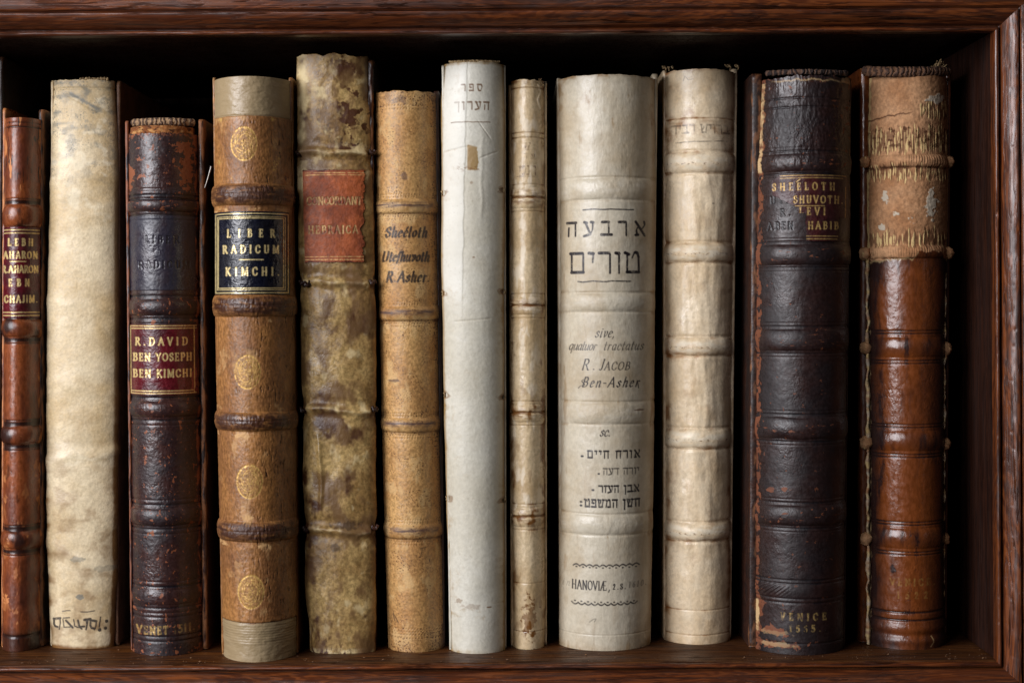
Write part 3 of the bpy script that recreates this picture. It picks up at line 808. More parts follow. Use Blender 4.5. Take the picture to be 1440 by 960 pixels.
# ------------------------------------------------------------------ 3: dark purple-brown calf, two labels
m3 = leather("purple_brown_calf", srgb(60, 36, 32), srgb(38, 25, 27), srgb(128, 70, 38), srgb(24, 19, 24), aux=srgb(42, 42, 54), rough=0.34, spec=0.6, mott=(0.36, 0.64), mscale=45, grain=520, gbump=0.24)
b = Book('old_book', 'dark purple brown calf book with crimson label lettered R DAVID BEN YOSEPH', [(172, 179), (500, 183), (923, 186)], [(172, 278), (500, 281), (923, 286)], 186, 922, 0.019, mat=m3, px=0.85)
def paint(f):
    f.H += 0.14 * f.n(14, 14, 3) + 0.07 * f.n(4, 4, 5)
    for c, hh, am in ((288, 9, 1.9), (432, 11, 2.0), (575, 11, 1.9), (727, 12, 2.1), (840, 10, .9)):
        bb = f.band(c, hh, am, side=.5)
        f.add('wear', bb * sat(f.n(9, 4, int(c)) * 1.1 - (0.05 if c < 300 else .35)))
        f.groove(c - hh - 5, 1.6, .35, 'stain_shade', .7); f.groove(c + hh + 5, 1.6, .35, 'stain_shade', .7); f.groove(c - hh - 12, 1.1, .25); f.groove(c + hh + 12, 1.0, .25)
    f.band(271, 8, 1.1); f.groove(280, 1.2, .5, 'stain_shade', .8)
    for c in (895, 902, 868): f.groove(c, 1.3, .35, 'stain_shade', .6)
    ck = f.crackle(11, 11, 61) + .7 * f.crackle(5, 6, 66); f.H -= .16 * ck; f.add('wear', .22 * ck)
    # scuffs
    sc_ = sstep(.42, .56, f.n(10, 12, 9)) + sstep(.5, .6, f.n(4, 5, 10))
    f.add('wear', .6 * sc_ * (1 - .8 * ((f.R > 300) & (f.R < 415))))
    f.add('wear', f.blob(262, 235, 9, 26, 3, 1.0) * .9 + f.blob(184, 246, 5, 14, 4, .9) + f.blob(258, 205, 14, 7, 6, 1.0) * .6)
    for s_ in (-1, 1): f.add('wear', sstep(.86, .98, f.U * s_) * (.55 + f.n(5, 22, 7)))
    f.add('stain_shade', .4 * sstep(0, .5, f.n(30, 50, 14)))
    f.add('wear', .5 * sstep(200, 188, f.R) * (.7 + f.n(7, 3, 17)) + .5 * sstep(908, 918, f.R) * sat(.3 + f.n(12, 4, 18)))
    # blind panel where an older label sat
    pan = ((f.R > 303) & (f.R < 408)) * sstep(179, 184, f.X) * sstep(276, 272, f.X)
    f.add('aux', .85 * pan * sat(.95 + .5 * f.n(18, 40, 20)))
    f.m['wear'] *= 1 - .75 * pan
    bl = np.maximum(f.text('LIBER', 204, 252, 342, 10, 2.4, 1.1), f.text('RADICUM', 194, 268, 377, 10, 2.4, 1.1))
    f.add('ink', .8 * bl * sat(.7 + f.n(12, 12, 21))); f.H -= .25 * bl
    g = f.text('VENET 1511.', 192, 274, 892, 10.5, 2.4, 1.0, slope=-.03) * sat(.75 + 1.1 * f.n(9, 9, 23))
    f.add('gilt', .7 * g * (1 - .5 * sstep(228, 240, f.X)))
b.spine(paint, zrag=lambda f: np.where(f.R < 192, .9 * np.exp(-(f.R - 186) / 3) * (f.n(8, 80, 4) - .6 * np.exp(-((f.U) / .35) ** 2)), 0))
def paint(f):
    f.H += 0.10 * f.n(7, 7, 3) + 0.06 * f.n(3, 3, 4)
    g = np.maximum.reduce([f.rule(184, 275, r, 1.2) for r in (458, 461.5, 549.5, 553)] + [f.stroke([(x, 458), (x + 1, 553)], 1.1, 1.1) for x in (272, 184.5)])
    for a in (('R.DAVID', 191, 263, 485, 10.5), ('BEN YOSEPH', 188, 269, 507, 10.5), ('BEN KIMCHI', 188, 269, 530, 10.5)):
        g = np.maximum(g, f.text(a[0], a[1], a[2], a[3], a[4], 2.1, .85, cond=.95))
    tear = f.blob(279, 540, 5, 16, 5, .9)
    f.add('gilt', g * sat(1.2 + .8 * f.n(6, 6, 8)) * (1 - tear))
    f.add('wear', 1.0 * f.blob(272, 536, 3.6, 17, 6, 1.2) * (tear < .9))
    f.H -= 0.1 * g
    return 1 - f.blob(281, 546, 4, 12, 7, .9)
b.label(183, 277, 456, 555, paint, lab_red, cut=True)
def paint(f):
    f.H += 0.2 * f.n(9, 5, 3)
    f.add('wear', .4 + .6 * f.n(10, 5, 4))
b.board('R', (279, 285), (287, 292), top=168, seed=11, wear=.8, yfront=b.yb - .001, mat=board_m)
b.board('L', (181, 187), (176, 184), top=170, seed=12, wear=.9, yfront=b.yb - .004)
b.pages((186, 191), (272, 278), pages_m)
xs = np.linspace(188, 271, 60)
tube('headband', [b.at(x, 173 - 2 * math.sin((x - 188) / 83 * math.pi), b.yf + 0.009 + .008 * abs((x - 229) / 42) ** 2.2) for x in xs], .0022 + .0002 * fbm(np.arange(60) / 3.0, np.zeros(60), 3, 3), b.root, band_m, b.o, 9)
lin = leather("raw_calf_lining", srgb(150, 96, 52), srgb(112, 66, 36), srgb(176, 130, 80), srgb(70, 40, 24), rough=.8, spec=.2)
def paint(f):
    f.H += -1.2 + .3 * f.n(8, 4, 3); f.add('wear', .3 + .5 * f.n(10, 6, 4)); f.add('stain_shade', .8 * sstep(.1, .4, f.n(8, 5, 6)))
b.patch('spine_lining', 176, 188, -.94, .94, paint, lin)
pin_m = NT("tarnished_wire"); pin_m.bsdf.inputs['Metallic'].default_value = .8; pin_m.bsdf.inputs['Roughness'].default_value = .35
pn = pin_m.noise(pin_m.coords(), 400); pin_m.link(pin_m.mix(pn, srgb(160, 156, 150), srgb(80, 72, 64)), pin_m.bsdf.inputs['Base Color'])
tube('clasp_pin', [b.at(x, r, b.yb - .006) for x, r in ((288, 264), (292, 252), (295.5, 240), (297, 234))], [.0003, .0004, .0005, .0007], b.root, pin_m.m, b.o)

# ------------------------------------------------------------------ 4: tan calf, gilt ovals, black label
m4 = leather("tan_calf", srgb(160, 111, 62), srgb(122, 79, 42), srgb(192, 150, 98), srgb(66, 38, 24), aux=srgb(148, 128, 96), rough=0.42, spec=0.5, mott=(0.34, 0.68), mscale=50, grain=560, gbump=0.3, vert=.75, speck=.35, gold=srgb(206, 166, 92))
lab_black = leather("black_label_skin", srgb(16, 18, 32), srgb(12, 12, 22), srgb(50, 46, 50), srgb(10, 10, 14), rough=0.27, spec=0.62, grain=380, gbump=0.6, gold=srgb(236, 212, 150))
b = Book('old_book', 'tan calf book with gilt ovals, black label LIBER RADICUM and grey ends', [(107, 300), (480, 303), (880, 312), (932, 314)], [(107, 408), (480, 414), (880, 417), (932, 417)], 107, 931, 0.022, mat=m4, px=0.8)
OV = ((343, 202), (348, 523), (351, 677), (353, 832))
def paint(f):
    cap = np.maximum(sstep(163.5, 161, f.R + 1.2 * f.n(14, 200, 71)), sstep(875, 877.5, f.R + 1.6 * f.n(14, 200, 72)))
    body = 1 - cap
    f.H += body * (0.14 * f.n(4, 8, 3) * sat(.6 + f.n(40, 60, 13)) + 0.10 * f.n(2.6, 4, 5)) - .35 * cap
    ck = sstep(.3, .55, f.n(2.8, 15, 6)) * sat(.3 + f.n(20, 40, 8) + .5 * f.U) * body
    f.add('stain_shade', .8 * ck); f.H -= .35 * ck
    f.add('aux', cap)
    f.add('wear', cap * .35 * (f.R > 900)); 
    for i in range(9):
        c = 880 + i * 3.6; f.H += .16 * np.exp(-((f.R - c) / 1.2) ** 2) * (c < 908); f.add('stain_shade', .35 * np.exp(-((f.R - c - 1.8) / 1.0) ** 2) * (c < 908))
        c = 112 + i * 5.2; f.add('stain_shade', .3 * np.exp(-((f.R - c) / .9) ** 2) * sat(.4 + f.n(30, 4, 40)))
    f.add('wear', .25 * cap * sstep(-.2, .5, f.n(20, 12, 46))); f.add('stain_shade', .62 * cap * sstep(-.1, .5, f.n(70, 2.8, 47)) * sat(.6 + f.n(26, 20, 48))); f.H += cap * .22 * f.n(16, 9, 49, 3); f.add('stain_shade', .5 * cap * sstep(-.2, .5, f.n(24, 7, 41)) + .5 * cap * np.exp(-np.minimum(abs(f.R - 107), abs(f.R - 931)) / 3) + .22 * cap * sstep(0, .4, f.n(3, 30, 44)) + .25 * cap * sstep(.3, 1, f.U)); f.H += cap * .1 * f.n(12, 6, 45)
    for c, hh, am in ((273, 15, 3.2), (430, 15, 3.0), (593, 13, 2.8), (748, 14, 2.8)):
        bb = f.band(c, hh, am, .55, side=.45)
        f.add('stain_shade', sat(1.15 * bb * sat(.75 + .6 * f.n(14, 5, int(c)))))
        f.H += bb * .3 * f.n(3.5, 10, int(c) + 3)
        f.groove(c - 1, 1.2, .25)
        for d in (-1, 1): f.add('wear', .3 * np.exp(-((f.R - c - d * (hh + 6)) / 4) ** 2) * (.6 + f.n(8, 5, 43)))
    for (cx, cy) in OV:
        e = np.hypot((f.X - cx) / 18.5, (f.R - cy) / 24)
        th = np.arctan2(f.R - cy, f.X - cx)
        orn = sat(np.cos(th * 6 + 9 * np.sin(e * 5)) * 1.6 + .1) * sat(1.4 * np.sin(e * 13) + .75) + .5 * sstep(.0, .3, f.n(2.6, 2.6, 51))
        mk = .82 * sstep(1.0, .94, e) * sat(orn + .25) + np.exp(-((e - .97) / .05) ** 2)
        f.add('gilt', mk * sat(.55 + .5 * f.n(16, 16, int(cy)) + 1.0 * f.n(3.5, 3.5, 52) + .2))
        f.H -= .12 * np.exp(-((e - .97) / .06) ** 2)
    for (sx, sy) in ((309, 226), (388, 228), (310, 166), (384, 166), (391, 222), (386, 236)):
        e = np.hypot(f.X - sx, f.R - sy); th = np.arctan2(f.R - sy, f.X - sx)
        f.add('gilt', sstep(5.2, 2.5, e / (0.55 + .45 * np.abs(np.cos(th * 3)))) * sat(.4 + f.n(3, 3, 54)))
    f.add('wear', body * .4 * sstep(-.1, .5, f.n(30, 60, 61)))
    f.groove(162, 1.0, .5, 'stain_shade', .6); f.groove(876, 1.0, .5, 'stain_shade', .7)
b.spine(paint)
def paint(f):
    f.H += 0.08 * f.n(6, 6, 3) + 0.07 * f.n(2.6, 2.6, 4)
    g = np.zeros_like(f.X)
    for i, w_ in ((0, 1.3), (4.2, .8), (6.6, 1.0)):
        g = np.maximum(g, f.frame(304.5 + i * .55, 404.5 - i, 300 + i, 411.5 - i, w_))
    for a in (('LIBER', 320, 386, 333, 10.5), ('RADICUM', 314, 392, 355.5, 10.5), ('KIMCHI.', 318, 392, 387, 11)):
        g = np.maximum(g, f.text(a[0], a[1], a[2], a[3], a[4], 2.2, .85, cond=.9))
    g = np.maximum(g, f.rule(337, 370, 365, 1.3))
    f.add('gilt', g * sat(1.2 + .7 * f.n(7, 7, 8))); f.H -= .08 * g
b.label(303, 406, 297, 414, paint, lab_black)
b.board('L', (303, 316), (299, 312), top=109, seed=13, yfront=b.yb - .001, wear=.3)
b.board('R', (406, 415), (411, 419), top=109, seed=14, yfront=b.yb + .0015, wear=.3)
b.pages((310, 322), (400, 410), pages_m)

# ------------------------------------------------------------------ 5: mottled limp parchment with torn brown label
m5 = leather("mottled_parchment", srgb(182, 152, 98), srgb(136, 104, 58), srgb(212, 190, 142), srgb(72, 42, 24), ink=srgb(40, 28, 24), aux=srgb(106, 78, 48), rough=0.36, spec=0.5, wsoft=(0.05, 1.05, 0.3), mott=(0.36, 0.62), mscale=34, grain=480, gbump=0.4, speck=.35)
lab_tan = leather("russet_label_skin", srgb(164, 86, 48), srgb(134, 66, 36), srgb(178, 112, 70), srgb(70, 32, 20), ink=srgb(66, 32, 22), rough=0.5, spec=0.35, grain=420, gbump=0.35, gold=srgb(222, 182, 120))
b = Book('old_book', 'tall mottled parchment book with torn russet label lettered CONCORDANT HEBRAICA', [(75, 417), (200, 415), (400, 420), (700, 427), (860, 431), (920, 440)], [(75, 516), (200, 523), (500, 529), (920, 528)], 76, 919, 0.008, k=0.99, mat=m5, px=0.82)
TIES = ((214, 1.0), (397, .8), (577, 1.0), (746, 1.0))
def paint(f):
    f.H += 0.5 * f.n(34, 56, 3, 2) - .5 * np.abs(f.n(44, 70, 25, 2)) + 0.10 * f.n(12, 18, 5, 3) + .04 * f.n(4, 4, 6)
    for c, a in TIES:
        d = f.R - c - .06 * (f.X - 470) - 3 * f.n(40, 200, int(c), 2)
        f.H += 1.5 * a * np.exp(-(d / 4.5) ** 2) - .7 * np.exp(-((d - 11) / 7) ** 2) - .7 * np.exp(-((d + 11) / 7) ** 2)
        f.add('wear', .7 * np.exp(-(d / 5) ** 2) * sat(.6 + f.n(14, 6, int(c))))
        for s_ in (-1, 1):
            e = np.exp(-(d / 6) ** 2) * sstep(.82, .95, f.U * s_)
            f.H -= 2.0 * e; f.add('stain_shade', 1.3 * e)
            # creases fanning out from each tie
            for sl in (-.9, -.45, .5, 1.0):
                cr2 = np.exp(-((f.R - c - sl * (f.X - (422 if s_ < 0 else 524)) * -s_ * -1) / 3.2) ** 2) * sstep(55, 5, np.abs(f.X - (422 if s_ < 0 else 524)))
                f.H += .28 * cr2 * sat(.4 + f.n(20, 20, int(c) + int(sl * 10)))
    # long pucker
    xx = f.X - (448 + 4 * np.sin((f.R - 620) / 40))
    f.H += 1.0 * np.exp(-(xx / 3) ** 2) * sstep(600, 640, f.R) * sstep(730, 700, f.R)
    xx = f.X - (436 + .03 * (f.R - 230)); f.H += .9 * np.exp(-(xx / 3.5) ** 2) * sstep(225, 250, f.R) * sstep(400, 350, f.R)
    f.H *= 1 - .85 * sstep(232, 240, f.R) * sstep(374, 366, f.R) * sstep(424, 430, f.X)
    mot = f.n(26, 34, 9, 5)
    f.add('stain_shade', .9 * sstep(-.15, .6, f.n(34, 48, 9, 4)) * (.45 + .55 * sstep(-.2, .4, f.n(60, 70, 10))) * (1 - .5 * ((f.R > 225) & (f.R < 400))))
    f.add('aux', .9 * sstep(-.05, .45, f.n(38, 60, 12)))
    f.add('wear', .6 * sstep(.1, .8, f.n(20, 30, 14, 4)) * (f.R > 400) + .7 * sstep(0, .7, f.n(24, 24, 15)) * (f.R < 400))
    f.add('wear', .8 * np.exp(-((f.X - 424 - .02 * (f.R - 75)) / 7) ** 2) * sstep(330, 250, f.R))
    f.add('stain_shade', .8 * sstep(470, 485, f.X) * sstep(0, .4, f.n(18, 18, 17)) * (f.R < 210) + .45 * f.blob(470, 165, 24, 22, 3) + .45 * f.blob(480, 100, 30, 16, 4))
    f.add('stain_shade', .6 * sstep(.5, .9, -f.U) * sstep(450, 800, f.R) * sat(.6 + f.n(12, 50, 19)) + .5 * sstep(880, 915, f.R) * sstep(0, .3, f.n(5, 12, 20)))
    f.add('wear', 1.0 * sstep(908, 916, f.R) * sat(.7 + f.n(10, 6, 21)))
    f.add('ink', .5 * np.maximum(f.text('See', 458, 486, 184, 11, 1.8, .8, shear=.3, slope=.05), f.text('in Rabina', 438, 505, 199, 9, 1.8, .8, shear=.3, slope=.05)) * sat(.7 + f.n(8, 8, 22)))
    f.add('ink', .55 * f.blob(488, 739, 18, 5, 5, .8) + .5 * f.blob(470, 770, 9, 5, 6))
b.spine(paint, zrag=lambda f: 2.0 * np.exp(-np.maximum(f.R - 76, 0) / 4) * (.5 * f.n(14, 200, 4) - .7 * sstep(.55, .75, f.U) + .3 * np.sin(f.U * 9)))
def paint(f):
    f.H += 0.18 * f.n(18, 24, 3) + 0.06 * f.n(3, 3, 4) + .25 * f.n(5, 5, 9) * sstep(500, 512, f.X)
    g = np.maximum.reduce([f.rule(430, 512, r, 1.0) for r in (243, 246, 361, 365)])
    tx = np.maximum(f.text('CONCORDANT', 432, 508, 287.5, 10.5, 2.1, .9, cond=.92), f.text('HEBRAICA', 434, 503, 328, 10.5, 2.1, .9, cond=.95))
    f.add('gilt', g * sat(.7 + f.n(5, 5, 8)) + tx * .7 * sat(.6 + 1.0 * f.n(14, 10, 9)))
    f.add('ink', tx * .8); f.H -= .18 * tx
    f.add('stain_shade', .7 * sstep(242, 238, f.R) + .6 * sstep(366, 369, f.R) + .4 * sstep(.1, .5, f.n(20, 26, 10)))
    edge = 513 - 5 * sat(.2 + f.n(200, 9, 12)) - 7 * np.exp(-((f.R - 322) / 7) ** 2) - 3 * np.exp(-((f.R - 302) / 6) ** 2)
    return (f.X < edge) & (f.R > 238.5 + 1.2 * f.n(9, 90, 13)) & (f.R < 369 + 1.2 * f.n(9, 90, 14))
b.label(428, 516, 236, 371, paint, lab_tan, cut=True, lift=.0007)
b.board('L', (422, 440), (418, 436), top=82, seed=15, yfront=b.yb - .001, wear=.2, amp=.5)
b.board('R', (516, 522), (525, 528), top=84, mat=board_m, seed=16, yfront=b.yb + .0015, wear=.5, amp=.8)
b.pages((426, 445), (514, 522), pages_m)
for (px_, r_) in ((421, 215), (523, 212), (426, 398), (432, 398), (524, 397), (426, 577), (527, 576), (431, 745), (527, 743)):
    rg = np.random.RandomState(int(px_ + r_))
    c0 = b.front(px_, r_) + np.array([0, -.0006, 0])
    pts = [c0 + np.array([(-.0016 + .0032 * t) , -.0012 * math.sin(t * math.pi), .0012 * math.sin(t * 5 + rg.rand() * 3)]) for t in np.linspace(0, 1, 12)]
    tube('sewing_tie', pts, .0008 + .0003 * rg.rand(12), b.root, board_m, b.o, 7, {k: np.zeros(12) for k in ('wear', 'stain_shade', 'ink', 'gilt', 'aux')})

# ------------------------------------------------------------------ 6: blind-tooled tan pigskin, ink title
m6 = leather("tan_pigskin", srgb(194, 152, 96), srgb(168, 122, 70), srgb(206, 170, 116), srgb(84, 52, 28), ink=srgb(26, 22, 26), aux=srgb(70, 48, 46), rough=0.45, spec=0.42, wsoft=(0.05, 1.05, 0.3), mott=(0.36, 0.66), mscale=30, grain=620, gbump=0.4, speck=.3)
b = Book('old_book', 'tan pigskin book with bold black ink title Sheeloth Uteshuvoth R Asher', [(127, 525), (300, 526), (500, 534), (918, 546)], [(127, 613), (300, 614), (600, 617), (918, 624)], 128, 917, 0.015, mat=m6, px=0.8)
def paint(f):
    f.H += 0.12 * f.n(20, 20, 3) + .07 * f.n(3, 3, 5)
    f.add('stain_shade', .75 * sstep(.2, .5, f.n(2.3, 2.3, 6, 2)) * sat(.55 + f.n(30, 30, 7)))
    for c, hh in ((290, 10), (441, 10), (598, 10), (748, 10)):
        f.band(c, hh, 1.9, .7, side=.6)
        st = np.exp(-((f.R - c + 2) / 4.2) ** 2) * sat(.8 + 1.0 * f.n(16, 3, int(c)))
        f.add('aux', .95 * st * sstep(.95, .8, np.abs(f.U)))
        f.add('stain_shade', .5 * np.exp(-((f.R - c - hh) / 2.5) ** 2))
        for d in (-17, -13, 14, 18):
            dots = .5 + .5 * np.sin(f.X * 1.7 + f.R * .9 + d)
            f.H -= .22 * np.exp(-((f.R - c - d) / 1.1) ** 2) * dots
            f.add('stain_shade', .55 * np.exp(-((f.R - c - d) / 1.1) ** 2) * dots * sat(.6 + f.n(14, 5, 9)))
    for c in (148, 153, 884, 888, 892, 897):
        dots = .5 + .5 * np.sin(f.X * 1.5 + f.R * 1.3); f.H -= .25 * np.exp(-((f.R - c) / 1.2) ** 2) * dots; f.add('stain_shade', .45 * np.exp(-((f.R - c) / 1.2) ** 2) * dots)
    f.add('stain_shade', .55 * sstep(150, 130, f.R) * sat(.6 + f.n(12, 8, 12)) + .35 * sstep(880, 916, f.R) + .5 * sstep(.8, 1, f.U))
    f.add('aux', .6 * f.blob(568, 248, 4, 5, 3, .6) + .7 * f.blob(554, 535, 8, 2, 4, .5) + .5 * f.blob(560, 140, 16, 5, 6, .9))
    f.add('wear', .6 * sstep(0, .5, f.n(20, 40, 14)))
    k = dict(thick=3.7, thin=.9, shear=.22, serif=.1)
    tx = np.maximum.reduce([f.text('Sheéloth', 541, 600, 333, 13.5, **k), f.text('Uteſhuvoth', 536, 603, 367, 13, **k), f.text('R.Asher.', 542, 604, 396, 14, **k)])
    f.add('ink', .93 * tx * sat(1.25 + .6 * f.n(6, 6, 15) + .5 * f.n(2.2, 2.2, 16, 2)))
    ink2 = np.maximum.reduce([f.stroke([(591, 771), (599, 770)], 1.3, 1.3), f.stroke([(594, 771), (592, 782)], 1.2, 1.2), f.stroke([(604, 787), (604, 790)], 1.4, 1.4), f.stroke([(553, 864), (560, 876)], 1.4, 1.2), f.stroke([(553, 866), (555, 874)], 1.4, 1.2)])
    f.add('ink', .7 * ink2)
b.spine(paint, zrag=lambda f: .7 * np.exp(-np.maximum(f.R - 128, 0) / 3) * f.n(12, 90, 4))
b.board('L', (531, 549), (527, 546), top=129, seed=17, yfront=b.yb - .001, wear=.25)
b.board('R', (610, 620), (617, 626), top=128, mat=board_m, seed=18, yfront=b.yb + .0015, wear=.25)
b.pages((536, 555), (608, 618), pages_m)

# ------------------------------------------------------------------ 7: plain white vellum
m7 = leather("white_vellum", srgb(206, 202, 188), srgb(188, 181, 162), srgb(220, 217, 206), srgb(150, 122, 78), ink=srgb(104, 74, 46), aux=srgb(120, 84, 48), rough=0.4, spec=0.45, wsoft=(0.05, 1.05, 0.3), mott=(0.34, 0.68), mscale=20, grain=420, gbump=0.18, speck=.07)
b = Book('old_book', 'smooth white vellum book with two small Hebrew words near its head', [(85, 626), (130, 621), (300, 621), (500, 623), (700, 627), (920, 634)], [(85, 708), (160, 710), (500, 709), (920, 710)], 87, 919, 0.012, k=0.95, mat=m7, px=0.85)
def paint(f):
    f.H += 0.30 * f.n(50, 90, 3, 2) + .06 * f.n(8, 8, 5) + .03 * f.n(3, 3, 6)
    # the pasted strip's lifted edge
    ex = 657 - .022 * (f.R - 95) + 1.2 * f.n(100, 22, 7, 2)
    lit = sstep(1.2, -1.2, f.X - ex) * sstep(470, 380, f.R)
    f.H += .24 * lit
    f.add('wear', .6 * lit)
    f.H += .2 * np.exp(-((f.X - 678 - 4 * f.n(60, 60, 9, 2)) / 3) ** 2) * sstep(170, 210, f.R) * sstep(330, 280, f.R)
    for (x0, r0, x1, r1) in ((625, 212, 660, 206), (676, 222, 700, 212), (672, 170, 690, 195), (640, 452, 690, 448)):
        d = (f.R - r0) - (r1 - r0) / (x1 - x0) * (f.X - x0)
        cm = np.exp(-(d / 1.3) ** 2) * sstep(x0 - 4, x0 + 4, f.X) * sstep(x1 + 4, x1 - 4, f.X)
        f.H -= .25 * cm; f.add('stain_shade', .25 * cm)
    f.add('stain_shade', .8 * sstep(656, 658, f.X) * sstep(673, 671, f.X + 2 * f.n(9, 9, 12)) * sstep(204, 209, f.R + .25 * (672 - f.X)) * sstep(241, 238, f.R))
    f.add('aux', .75 * ((f.X > 643) & (f.X < 675)) * np.exp(-((f.R - 237) / 3.2) ** 2) * sstep(-.1, .35, f.n(6, 3, 13)))
    for s_ in (-1, 1): f.add('stain_shade', .55 * sstep(.88, .99, f.U * s_))
    f.add('stain_shade', .5 * sstep(93, 88, f.R) + .3 * sstep(908, 918, f.R) + .35 * sstep(0.1, .6, f.n(24, 14, 15)) * sstep(830, 850, f.R) * sstep(880, 865, f.R))
    f.add('aux', .5 * f.blob(648, 845, 7, 3, 4, 1.2) + .35 * f.blob(662, 853, 12, 2.5, 5, 1.2) + .9 * f.blob(688, 854, 3.4, 1.2, 6, .3) + .8 * f.blob(666, 362, 2.6, 1, 8, .3) + .5 * f.blob(663, 257, 2, 2, 9, .3))
    for (cx, cy) in ((622, 270), (707, 266), (622, 412), (708, 410), (625, 556), (708, 560), (628, 703), (709, 706)):
        f.add('aux', .6 * f.blob(cx, cy, 8, 5, int(cy), .6)); f.H -= .8 * f.blob(cx, cy, 5, 3, 1, .3)
    f.add('stain_shade', .3 * sstep(-.1, .6, f.n(30, 50, 31)) * sat(.5 + f.n(6, 8, 32)) + .16 * sstep(.4, 1, np.abs(f.U))); f.add('aux', .35 * sstep(.5, .62, f.n(3, 3, 33, 2)) * sat(f.n(40, 40, 34)))
    t = np.maximum.reduce([f.heb('ספר', 649, 678, 128, 9.5, 2.5, 1.1), f.heb('הערוך', 640, 688, 154, 11, 2.8, 1.2)])
    f.add('ink', .92 * t * (1 - .55 * sstep(660, 640, f.X)))
    f.add('ink', .8 * f.rule(635, 689, 171.5, 1.6, wob=1))
b.spine(paint, zrag=lambda f: .8 * np.exp(-np.maximum(f.R - 87, 0) / 3) * (f.n(16, 90, 4) - .5 * sstep(.6, 1, f.U)))
b.board('L', (625, 636), (621, 632), top=92, seed=19, yfront=b.yb - .002, wear=.1)
b.board('R', (707, 708), (711, 712), top=92, seed=20, yfront=b.yb + .0015, wear=.1)
b.pages((630, 640), (702, 703), pages_m)
for (px_, r_) in ((621.5, 270), (708.5, 266), (622, 412), (709, 410), (625, 556), (709, 560), (628, 703), (710, 706)):
    c0 = b.front(px_, r_)
    tube('sewing_tie', [c0 + np.array([0.0003 * math.sin(t * 4), -.0005 * math.sin(t * math.pi), .0022 * (t - .5)]) for t in np.linspace(0, 1, 9)], .00045 + .0001 * np.sin(np.arange(9)), b.root, thread_m, b.o)
tube('headband', [b.at(x, 87.5 - 1.2 * math.sin((x - 632) / 70 * math.pi) + .3 * math.sin(x), b.yf + .003 + .006 * abs((x - 667) / 35) ** 2) for x in np.linspace(632, 702, 50)], .0008, b.root, thread_m, b.o)

# ------------------------------------------------------------------ 8: narrow cream vellum
m8 = leather("honey_vellum", srgb(212, 190, 154), srgb(186, 158, 116), srgb(226, 210, 184), srgb(112, 72, 32), ink=srgb(70, 54, 52), aux=srgb(96, 66, 46), rough=0.32, spec=0.55, wsoft=(0.05, 1.05, 0.3), mott=(0.36, 0.66), mscale=36, grain=480, gbump=0.25, speck=.14)
b = Book('old_book', 'narrowest book, honey coloured vellum with four raised bands and faded Hebrew', [(110, 719), (300, 717), (600, 716), (915, 721)], [(110, 765), (500, 766), (915, 766)], 112, 913, 0.011, mat=m8, px=0.7)
def paint(f):
    f.H += .2 * f.n(16, 30, 3, 3) + .05 * f.n(4, 6, 5)
    for c, hh in ((278, 14), (430, 12), (581, 12), (727, 13)):
        f.band(c, hh, 1.3, .6); f.groove(c - 1, 1.6, .8, 'stain_shade', .5)
        f.add('stain_shade', .62 * np.exp(-((f.R - c) / hh) ** 4) * sat(.55 + .9 * f.n(12, 6, int(c))))
        f.add('aux', .5 * np.exp(-((f.R - c + 5) / 3.5) ** 2) * sat(.2 + f.n(9, 4, int(c) + 1)))
        f.add('wear', .8 * np.exp(-((f.R - c - 5) / 2.5) ** 2) * sat(.3 + f.n(9, 5, int(c) + 2)))
        f.groove(c - hh - 5, 1.0, .3, 'stain_shade', .35); f.groove(c + hh + 5, 1.0, .3, 'stain_shade', .35)
    for c in (186, 193, 123): f.groove(c, 1.1, .35, 'stain_shade', .55)
    for c in (820, 888): f.groove(c, .8, .25, 'stain_shade', .35)
    for s_ in (-1, 1): f.add('stain_shade', .6 * sstep(.6, .98, f.U * s_) * sat(.7 + f.n(6, 30, 9)))
    f.add('stain_shade', .65 * sstep(125, 114, f.R) * sat(.5 + f.n(10, 5, 10)) + .4 * sstep(.1, .5, f.n(14, 36, 11)) * (f.R > 480) + .6 * f.blob(744, 870, 9, 26, 3, 1.0))
    f.add('wear', .7 * sstep(0, .5, f.n(14, 40, 13)) * (f.R < 720))
    t = np.maximum.reduce([f.heb('ש', 737, 747, 211, 10, 2.4, 1.2), f.heb('ער', 737, 752, 223, 7, 1.8, 1), f.heb('רמון', 729, 754, 246, 13, 2.6, 1.3), f.rule(727, 755, 248, 1.2)])
    f.add('aux', .75 * t * sat(.5 + 1.2 * f.n(6, 6, 15)))
    f.add('wear', 1.0 * f.stroke([(757, 118), (760, 128), (756, 140), (759, 152)], 1.6, 1.2)); f.H += .4 * f.stroke([(757, 118), (760, 128), (756, 140), (759, 152)], 2.4, 2.0)
b.spine(paint, zrag=lambda f: 1.0 * np.exp(-np.maximum(f.R - 112, 0) / 3) * f.n(9, 90, 4))
b.board('L', (719, 723), (715, 718), top=119, seed=21, yfront=b.yb - .001, wear=.3)
b.board('R', (763, 765), (769, 769), top=115, seed=22, yfront=b.yb + .0015, wear=.5)
b.pages((724, 727), (760, 760), pages_m)
rg = np.random.RandomState(8)
for i in range(2):
    p0 = b.at(760 + 2 * i, 116, b.yf + .006)
    tube('frayed_thread', [p0 + np.array([.0008 * math.sin(t * 5 + i), -.001 * t, .004 * t - .002]) for t in np.linspace(0, 1, 8)], .0003, b.root, thread_m, b.o)

